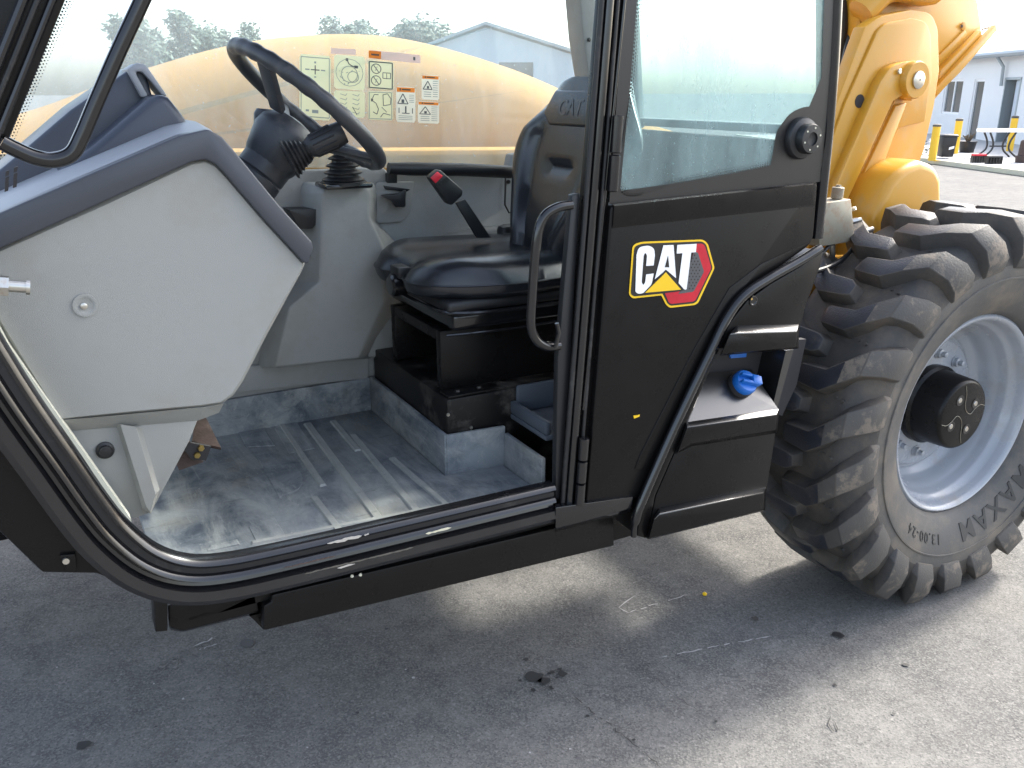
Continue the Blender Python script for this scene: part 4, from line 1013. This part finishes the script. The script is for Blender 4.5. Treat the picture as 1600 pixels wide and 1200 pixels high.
b = MB(); b.lathe(kc, (0, -1, 0), [(.050, -.002), (.050, .008), (.047, .014), (.036, .018), (.036, .034), (.033, .040), (.016, .041), (.016, .036), (.010, .035)], BPLA, 36); kn = b.build('window_catch', qg, smooth=40)
b = MB()
for k in range(6):
    a = k * math.pi / 3 + .3; b.lathe(kc + V((math.cos(a) * .026, -.0405, math.sin(a) * .026)), (0, -1, 0), [(.0025, 0), (.002, .001)], STKW, 6)
b.build('catch_rivets', qg, smooth=0)
# rounded black rear edge of the cab
b = MB(); b.tube(crom([at(x, y, YS + .012) for x, y in ((1310, -90), (1306, 0), (1301, 100), (1293, 200), (1284, 290), (1276, 372))], 5), [.016] * 26, BLACK, 14); b.build('rear_edge_tube', TH)
# rear wall of the cab with its window, roof
b = MB(); b.prism([V((1.76, 1.635, 1.25)), V((1.76, 2.44, 1.25)), V((1.76, 2.44, atx(1010, 203, 1.76).z)), V((1.76, 1.635, atx(1180, 218, 1.76).z))], (.04, 0, 0), RUST); rw = b.build('rear_wall', TH, bevel=.006)
b = MB(); b.box((1.735, 1.635, 1.512), (1.80, 2.46, 1.535), MGREY); b.build('window_ledge', rw, bevel=.004)
b = MB(); b.prism([V((1.775, 1.635, 1.536)), V((1.775, 2.44, 1.536)), V((1.70, 2.44, 2.2)), V((1.70, 1.635, 2.2))], (.006, 0, 0), GLASSR); b.build('rear_window', TH, smooth=0)
b = MB(); b.prism([V((1.745, 2.38, 1.5)), V((1.745, 2.5, 1.5)), V((1.66, 2.5, 2.2)), V((1.66, 2.38, 2.2))], (.06, 0, 0), MGREY); b.build('rear_post', TH, bevel=.01)
b = MB(); b.box((.25, 1.60, 2.2), (1.8, 2.52, 2.28), SATIN); b.build('cab_roof', TH, bevel=.02)

# ---- rear fender and tank cover
def toplit(o):  # up-facing faces get a glossier copy of the black paint to look sky-lit
    o.data.materials.clear(); o.data.materials.append(SATIN); o.data.materials.append(FEND)
    for p in o.data.polygons: p.material_index = 1 if p.normal.z > .3 else 0
FEND = pmat('fender_paint_sheen', (.008, .008, .008), .3, spec=.6, coat=.8, bump=.05, bscale=300)  # same black paint with added gloss, puts a bright sky sheen on the ledges
FEND.node_tree.nodes['Principled BSDF'].inputs['Coat Roughness'].default_value = .22
YF = 1.585
sw_ = [(990, 838), (992, 820), (1001, 788), (1030, 720), (1070, 632), (1112, 545), (1136, 496), (1162, 462), (1200, 436), (1250, 408), (1282, 388)]
fe = MB()
up = [(1122, 545), (1142, 503), (1168, 470), (1204, 444), (1252, 416), (1287, 392), (1281, 420), (1262, 472), (1250, 512), (1247, 543)]
fe.plate(up, YF, .10, SATIN)
fe.plate([(1000, 800), (1036, 725), (1076, 638), (1120, 547), (1125, 546), (1119, 557), (1074, 661), (1024, 775), (1018, 806), (1010, 842), (996, 838)], YF, .10, SATIN)
fe.plate([(1074.5, 662), (1216, 641), (1211, 690), (1198, 768), (1194, 797), (1012, 843), (1019, 807), (1025, 775)], YF, .10, SATIN)
fd = fe.build('fender_panel', TH, bevel=.004)
P_ = crom([at(x, y, YF - .004) for x, y in sw_], 5)
b = MB(); b.tube(P_, [.008] * 6 + [.0125] * (len(P_) - 8) + [.0125, .011], BLACK, 14); b.build('fender_bead', fd, smooth=60)
b = MB(); b.cplate([(1141, 521), (1152, 520), (1246, 517), (1244, 543), (1127, 553)], YF - .028, [(1140, 521), (1152, 508), (1249, 506), (1248, 545), (1124, 556)], YF + .001, FEND); toplit(b.build('upper_ledge', fd, bevel=.003))
b = MB(); b.cplate([(1022, 811), (1030, 803), (1194, 769), (1193, 796), (1014, 841)], YF - .022, [(1020, 810), (1030, 794), (1198, 760), (1196, 798), (1010, 844)], YF + .001, FEND); toplit(b.build('lower_ledge', fd, bevel=.003))
b = MB(); b.cplate([(1074, 668), (1214, 648), (1211, 672), (1080, 692), (1060, 705)], YF - .016, [(1072, 659), (1218, 638), (1214, 677), (1080, 698), (1055, 710)], YF + .001, FEND); toplit(b.build('shelf_edge', fd, bevel=.002))
b = MB(); sh = [at(1075, 660, YF + .002), at(1216, 639, YF + .002), at(1174, 577, YF + .085), at(1106, 583, YF + .085)]
b.prism(sh, (0, .01, -.03), FEND); b.build('filler_shelf', fd)
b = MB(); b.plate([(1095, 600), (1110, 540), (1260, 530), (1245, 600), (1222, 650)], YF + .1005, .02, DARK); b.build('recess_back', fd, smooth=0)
b = MB(); b.plate([(1228, 548), (1240, 546), (1214, 640), (1206, 640)], YF + .02, .08, FEND); b.build('recess_side', fd)
b = MB(); b.plate([(1196, 560), (1222, 556), (1216, 572), (1194, 574)], YF + .095, .01, RED); b.build('red_tag', fd)
b = MB(); b.plate([(1140, 552), (1167, 549), (1166, 558), (1142, 560)], YF + .095, .01, BLUE); b.build('blue_tag', fd)
c = at(1177, 470, YF - .001)
b = MB(); b.lathe(c, (0, -1, 0), [(.013, -.001), (.013, .0015), (.010, .002), (.008, .0005)], BLACK, 18); b.build('screw_hole', fd)
b = MB(); b.lathe(at(1174, 467, YF - .001), (0, -1, 0), [(.004, 0), (.003, .002)], BRASS, 8); b.build('screw', fd)
# blue filler cap
cc = at(1160, 600, YF + .045); ax = V((.05, -.75, .66)).normalized()
b = MB(); b.lathe(cc - ax * .02, ax, [(.036, 0), (.036, .02)], DARK, 24); b.lathe(cc, ax, [(.033, 0), (.034, .004), (.034, .016), (.030, .022), (.006, .024)], BLUE, 28); cp = b.build('filler_cap', fd, smooth=40)
ux = RT.copy(); ux = (ux - ax * ux.dot(ax)).normalized(); wx = ax.cross(ux)
b = MB()
for s_ in (-1, 1): b.prism([cc + ax * .022 + ux * x + wx * (s_ * .010 + y) for x, y in ((-.026, -.004), (.03, -.004), (.03, .004), (-.026, .004))], ax * .016, BLUE)
b.prism([cc + ax * .022 + ux * x + wx * y for x, y in ((.006, -.012), (.034, -.012), (.034, .012), (.006, .012))], ax * .018, BLUE)
b.build('cap_grip', fd, bevel=.002)

# ---- rear wheel
WC = V((2.547, 1.60, .625)); RO = .655; WB = V((0, 1, 0))
WH = empty('rear_wheel', (2.547, 1.76, 0)); WH.parent = TH; WH.matrix_parent_inverse = Matrix.Translation(-TH.location)
def ringat(r, y, n, off=0): return [WC + V((math.cos(2 * math.pi * (k + off) / n) * r, y, math.sin(2 * math.pi * (k + off) / n) * r)) for k in range(n)]
def lathey(b, prof, mat, n=96, caps=False): b.loft([ringat(r, y, n) for r, y in prof], mat, caps=caps)
RT0 = .612   # tread base radius
def flat(p):
    # slight bulge where the tyre stands on the ground
    if p.z < .012: p = V((p.x, p.y, .012 - (.012 - p.z) * .15))
    return p
b = MB()
side = [(.327, .025), (.338, -.006), (.350, -.020), (.40, -.042), (.45, -.063), (.50, -.064), (.55, -.057), (.585, -.042), (.604, -.020), (.612, .010)]
inner = [(.612, .25), (.600, .277), (.578, .302), (.545, .322), (.50, .334), (.44, .334), (.385, .32), (.34, .30), (.327, .28)]
def sidey(r):
    for (r0, y0), (r1, y1) in zip(side, side[1:]):
        if r0 <= r <= r1: return y0 + (y1 - y0) * (r - r0) / (r1 - r0)
    return -.05
lathey(b, side[:6], TYRES, 128); lathey(b, side[5:] + inner, TYRE, 128)
lathey(b, [(.456, -.061), (.458, -.067), (.462, -.067), (.465, -.061)], TYRES, 128)
b.v = [tuple(flat(V(v))) for v in b.v]
ty = b.build('tyre', WH, smooth=40, recalc=True)
NL = 22; PI_ = 360 / NL
def P3(ang, r, y): return WC + V((math.cos(ang) * r, y, math.sin(ang) * r))
STN = [(0, 1.5, (.645, .160), (.600, .172)), (0, 2.5, (.655, .142), (.600, .142)), (.1, 2.9, (.657, .055), (.600, .055)), (-3.2, 3.1, (.656, .003), (.600, .010)),
       (-7.2, 3.4, (.643, -.050), (.597, -.020)), (-9.8, 4.2, (.585, -.082), (.565, -.048)), (-11.2, 5.0, (.535, -.085), (.525, -.056)), (-11.6, 4.8, (.492, -.069), (.49, -.058))]
def lug(ph, near):
    T0 = []; T1 = []; B0_ = []; B1_ = []
    for a, h, (r1, y1), (r0, y0) in STN:
        if not near: y1 = .272 - y1; y0 = .272 - y0
        a0 = R(ph + a - h); a1 = R(ph + a + h); g = R(1.1)
        T0.append(flat(P3(a0, r1, y1))); T1.append(flat(P3(a1, r1, y1))); B0_.append(flat(P3(a0 - g, r0, y0))); B1_.append(flat(P3(a1 + g, r0, y0)))
    n = len(STN); vs = T0 + T1 + B0_ + B1_
    top = [(i, i + 1, n + i + 1, n + i) for i in range(n - 1)]
    fs = [(i, 2 * n + i, 2 * n + i + 1, i + 1) for i in range(n - 1)] + [(n + i, n + i + 1, 3 * n + i + 1, 3 * n + i) for i in range(n - 1)]
    fs += [(n - 1, 2 * n + n - 1, 3 * n + n - 1, 2 * n - 1), (0, n, 3 * n, 2 * n)]
    b2 = MB(); b2.add(vs, fs, TYRE); b2.add(vs, top[:3], TREADF); b2.add(vs, top[3:], TYREARM)
    return b2
for k in range(NL):
    lug(145.3 + PI_ * k, True).build('tread_lug', WH, bevel=.0028, seg=2, smooth=35)
    lug(136.8 + PI_ * k, False).build('tread_lug', WH, bevel=.0028, seg=2, smooth=35)
b = MB()
for k in range(NL):
    for j in range(3):
        c = P3(R(145.3 + PI_ * k - 12.4 - j * .5), .611, .0 + j * .024); b.lathe(c, (c - V((WC.x, c.y, WC.z))), [(.006, -.004), (.005, .005)], TYRE, 8)
tag(b.build('wear_nubs', WH), kind='stuff')
# raised sidewall lettering
def arc_text(body, r, a_mid, size, ext, name, bold=0, sx=1.0):
    b = MB()
    def fn(v):
        a = a_mid - v.x * sx / r; rr_ = r + v.y
        return WC + V((math.cos(a) * rr_, sidey(rr_) - .0012 - v.z, math.sin(a) * rr_))
    b.text(body, fn, LETT, size, ext, bold, 1.22); b.build(name, WH, smooth=0)
arc_text('MAXAM', .400, R(-62), .082, .0012, 'maker_lettering', .0012, 1.12)
arc_text('13.00-24', .408, R(-117), .046, .0012, 'size_lettering', 0, 1.0)
# rim
b = MB()
lathey(b, [(.327, .03), (.334, .012), (.334, .002), (.327, -.004), (.318, -.001), (.312, .012), (.308, .030), (.302, .045), (.295, .050), (.290, .060), (.287, .080), (.282, .092), (.277, .10), (.270, .125), (.266, .140), (.258, .152), (.244, .160), (.238, .168), (.230, .168), (.222, .150), (.212, .146), (.10, .146)], RIM, 96)
rim = b.build('rim', WH, smooth=50)
b = MB()
for k in range(10):
    pass
for k in range(10):
    a = 2 * math.pi * k / 10 + .2; c = WC + V((math.cos(a) * .172, .146, math.sin(a) * .172))
    b = MB(); b.lathe(c, (0, -1, 0), [(.019, -.002), (.019, .004), (.0155, .0045), (.0155, .016), (.009, .018), (.009, .032), (.006, .034)], RIM, 6 if False else 12); b.build('wheel_nut', WH, smooth=40)
# planetary hub
b = MB(); lathey(b, [(.134, .146), (.134, .12), (.124, .112), (.118, .02), (.112, .012), (.105, .010)], SATIN, 48); b.poly(ringat(.105, .010, 48), SATIN); hb = b.build('planetary_hub', WH, smooth=40)
for k in range(4):
    a = k * math.pi / 2 + .5; c = WC + V((math.cos(a) * .062, .0095, math.sin(a) * .062))
    b = MB(); b.lathe(c, (0, -1, 0), [(.018, 0), (.018, .0010), (.014, .0012), (.012, .0003)], DBLK, 16); b.lathe(c, (0, -1, 0), [(.009, 0), (.008, .0018), (.004, .002)], STEEL, 10); b.build('hub_bolt', WH)
b = MB()
for s_ in (1, -1):
    pts = [WC + V((s_ * x, .0088, s_ * z)) for x, z in ((-.105, -.015), (-.08, -.022), (-.055, -.012), (-.035, .002), (-.012, -.01), (.0, -.035), (.002, -.07), (.012, -.10))]
    b.tube(crom(pts, 5), .0010, ZBLK, 6)
b.build('hub_groove', WH)
b = MB(); c = at(1490, 731, 1.71); d_ = at(1503, 731, 1.69) - c; b.tube([c - d_ * .6, c + d_ * .4], .0065, BRASS, 8); b.tube([c + d_ * .4, c + d_], .0045, BRASS, 8); b.build('valve_stem', WH)

# ---- boom tower and boom at the rear (yellow)
YB = 2.16
tw = [(1255, 520), (1270, 300), (1304, 172), (1352, 42), (1378, 24, 8), (1425, 15), (1456, 20, 12), (1466, 45, 8), (1468, 110), (1460, 165), (1444, 235), (1420, 300), (1392, 362), (1350, 430), (1310, 500)]
b = MB(); b.plate(tw, YB, .05, YEL); twr = b.build('boom_tower', TH, bevel=.005, seg=2)
b = MB(); b.plate([(1262, 330), (1322, 160), (1372, 48), (1384, 36, 6), (1425, 28), (1448, 34, 8), (1455, 55), (1456, 120), (1445, 190), (1405, 200), (1300, 420)], YB - .012, .014, YEL); b.build('tower_plate', twr, bevel=.004, seg=2)
# link arm with round boss and pin
b = MB(); b.plate([(1278, 380), (1290, 330), (1376, 128), (1392, 104, 10), (1412, 97), (1430, 95), (1426, 158), (1412, 148), (1396, 158), (1312, 340), (1300, 390)], YB - .05, .04, YEL); b.build('link_arm', twr, bevel=.004, seg=2)
b = MB(); b.plate([(1318, 340), (1400, 165), (1418, 160), (1345, 350), (1330, 390)], YB - .03, .02, YEL); b.build('link_rib', twr, bevel=.005)
pc = at(1427, 125, YB - .055)
for wp in ([(1291, 331), (1330, 238), (1377, 127), (1391, 105)], [(1313, 339), (1360, 236), (1397, 158)]):
    b = MB(); P_ = crom([at(x, y, YB - .0125) for x, y in wp], 26); b.tube(P_, [.0045 + .0012 * math.sin(k * 2.1) + random.uniform(-.0004, .0004) for k in range(len(P_))], YEL, 8); b.build('weld_bead', twr)
b = MB(); b.lathe(pc, (0, -1, 0), [(.062, -.05), (.062, .012), (.058, .018), (.026, .018)], YEL, 36); b.build('pin_boss', twr, smooth=40)
b = MB(); b.lathe(pc, (0, -1, 0), [(.029, .017), (.029, .024), (.025, .026), (.004, .0262), (.004, .024)], STEEL, 28); b.build('pivot_pin', twr, smooth=40)
b = MB(); b.lathe(at(1404, 112, YB - .055), (0, -1, 0), [(.009, 0), (.009, .006), (.007, .008)], STEEL, 12); b.build('bolt', twr)
c = at(1343, 158, YB - .0125)
b = MB(); b.lathe(c, (0, -1, 0), [(.022, 0), (.022, .0012), (.019, .0014)], DARK, 24); b.build('tower_hole', twr)
# boom body behind
bo = [(1336, -120), (1345, 60), (1380, 200), (1440, 180), (1500, 112), (1532, 60), (1534, 40), (1528, 0), (1515, -120)]
b = MB(); b.plate(bo, 2.26, .14, YEL); bm2 = b.build('boom', TH, bevel=.008, seg=2)
b = MB(); b.plate([(1458, 160), (1470, 110), (1534, 46), (1536, 62), (1500, 112), (1470, 135)], 2.235, .03, YEL); b.build('boom_flange', bm2, bevel=.005)
b = MB(); b.plate([(1462, 138), (1556, 38), (1559, 47), (1500, 114), (1464, 150)], 2.215, .02, YEL); b.build('boom_flange', bm2, bevel=.004)
b = MB(); b.plate([(1466, 88), (1508, 46), (1512, 54), (1468, 98)], 2.252, .012, YEL); b.build('boom_rib', bm2, bevel=.004)
b = MB(); b.lathe(at(1505, 41, 2.258), (0, -1, 0), [(.014, 0), (.014, .003), (.008, .004)], YEL, 18); b.lathe(at(1503, 41, 2.253), (0, -1, 0), [(.006, 0), (.005, .001)], DARK, 12); b.build('boom_port', bm2)
b = MB(); b.tube([at(1534, 46, 2.25), at(1556, 40, 2.25)], .003, BARK, 6); b.build('wire_end', bm2)
b = MB(); b.tube(crom([at(1345, 20, 2.24), at(1390, -20, 2.22), at(1455, -15, 2.22), at(1470, -60, 2.22)], 4), .05, YEL, 14); b.build('boom_cylinder', bm2)
# hoses seen in the gap behind the cab
for k, (x0, x1) in enumerate(((1312, 1322), (1318, 1330), (1326, 1334), (1308, 1314))):
    b = MB(); b.tube(crom([at(x0, 230, 2.3 + k * .02), at(x0 + 4, 120, 2.3 + k * .02), at(x1 + 6, 40, 2.32), at(x1 - 2, -60, 2.32)], 5), .011, RUB, 8); b.build('hose', TH)
b = MB(); b.prism([at(x, y, 2.62) for x, y in ((1290, 300), (1290, -100), (1352, -100), (1352, 300))], (0, .05, 0), SATIN); b.build('tower_back_plate', TH)
# rounded cover above the wheel
cvr = [(1360, 420), (1366, 340), (1392, 285), (1412, 262, 14), (1440, 250), (1465, 258, 14), (1474, 280), (1474, 320), (1462, 360), (1430, 430)]
b = MB(); b.plate(cvr, 2.0, .3, YEL); b.build('rear_cover', twr, bevel=.03, seg=4, smooth=50)
b = MB(); b.plate([(1240, 430), (1300, 400), (1330, 400), (1318, 440), (1280, 475), (1236, 480)], 1.98, .03, YEL); lp = b.build('lower_lug_plate', twr, bevel=.004)
b = MB(); b.lathe(at(1287, 432, 1.978), (0, -1, 0), [(.021, 0), (.021, .008), (.017, .010), (.004, .0102)], STEEL, 22); b.build('lug_pin', twr)
# hydraulic valve block
b = MB(); b.plate([(1283, 318), (1330, 311), (1336, 372), (1324, 379), (1280, 386)], 1.86, .07, ZBLK); vb = b.build('valve_block', TH, bevel=.004)
b = MB(); p = at(1307, 313, 1.89); b.lathe(p, (.05, 0, 1), [(.012, -.005), (.012, .004), (.018, .006), (.018, .038), (.014, .040), (.008, .041), (.008, .046)], ZBLK, 18); b.build('solenoid', vb)
for q0, q1, r_ in (((1331, 327), (1337, 325), .006), ((1331, 346), (1345, 343), .008), ((1336, 366), (1363, 358), .009)):
    b = MB(); a_ = at(*q0, 1.88); c_ = at(*q1, 1.87); b.tube([a_, a_ + (c_ - a_) * .6], r_ * 1.2, BRASS if r_ > .0085 else STEEL, 6); b.tube([a_ + (c_ - a_) * .6, c_], r_, STEEL, 12); b.build('fitting', vb)
b = MB(); b.tube([at(1300, 382, 1.88), at(1301, 398, 1.88), at(1303, 412, 1.88)], [.010, .008, .004], STEEL, 10); b.build('drain_nipple', vb)
b = MB(); b.tube(crom([at(1262, 428, 1.84), at(1300, 415, 1.85), at(1325, 398, 1.86), at(1340, 378, 1.87)], 5), .008, RUB, 10); b.build('hydraulic_hose', vb)
b = MB(); b.tube(crom([at(1268, 415, 1.86), at(1285, 395, 1.87), at(1305, 375, 1.88)], 4), .006, RUB, 8); b.build('hydraulic_hose', vb)
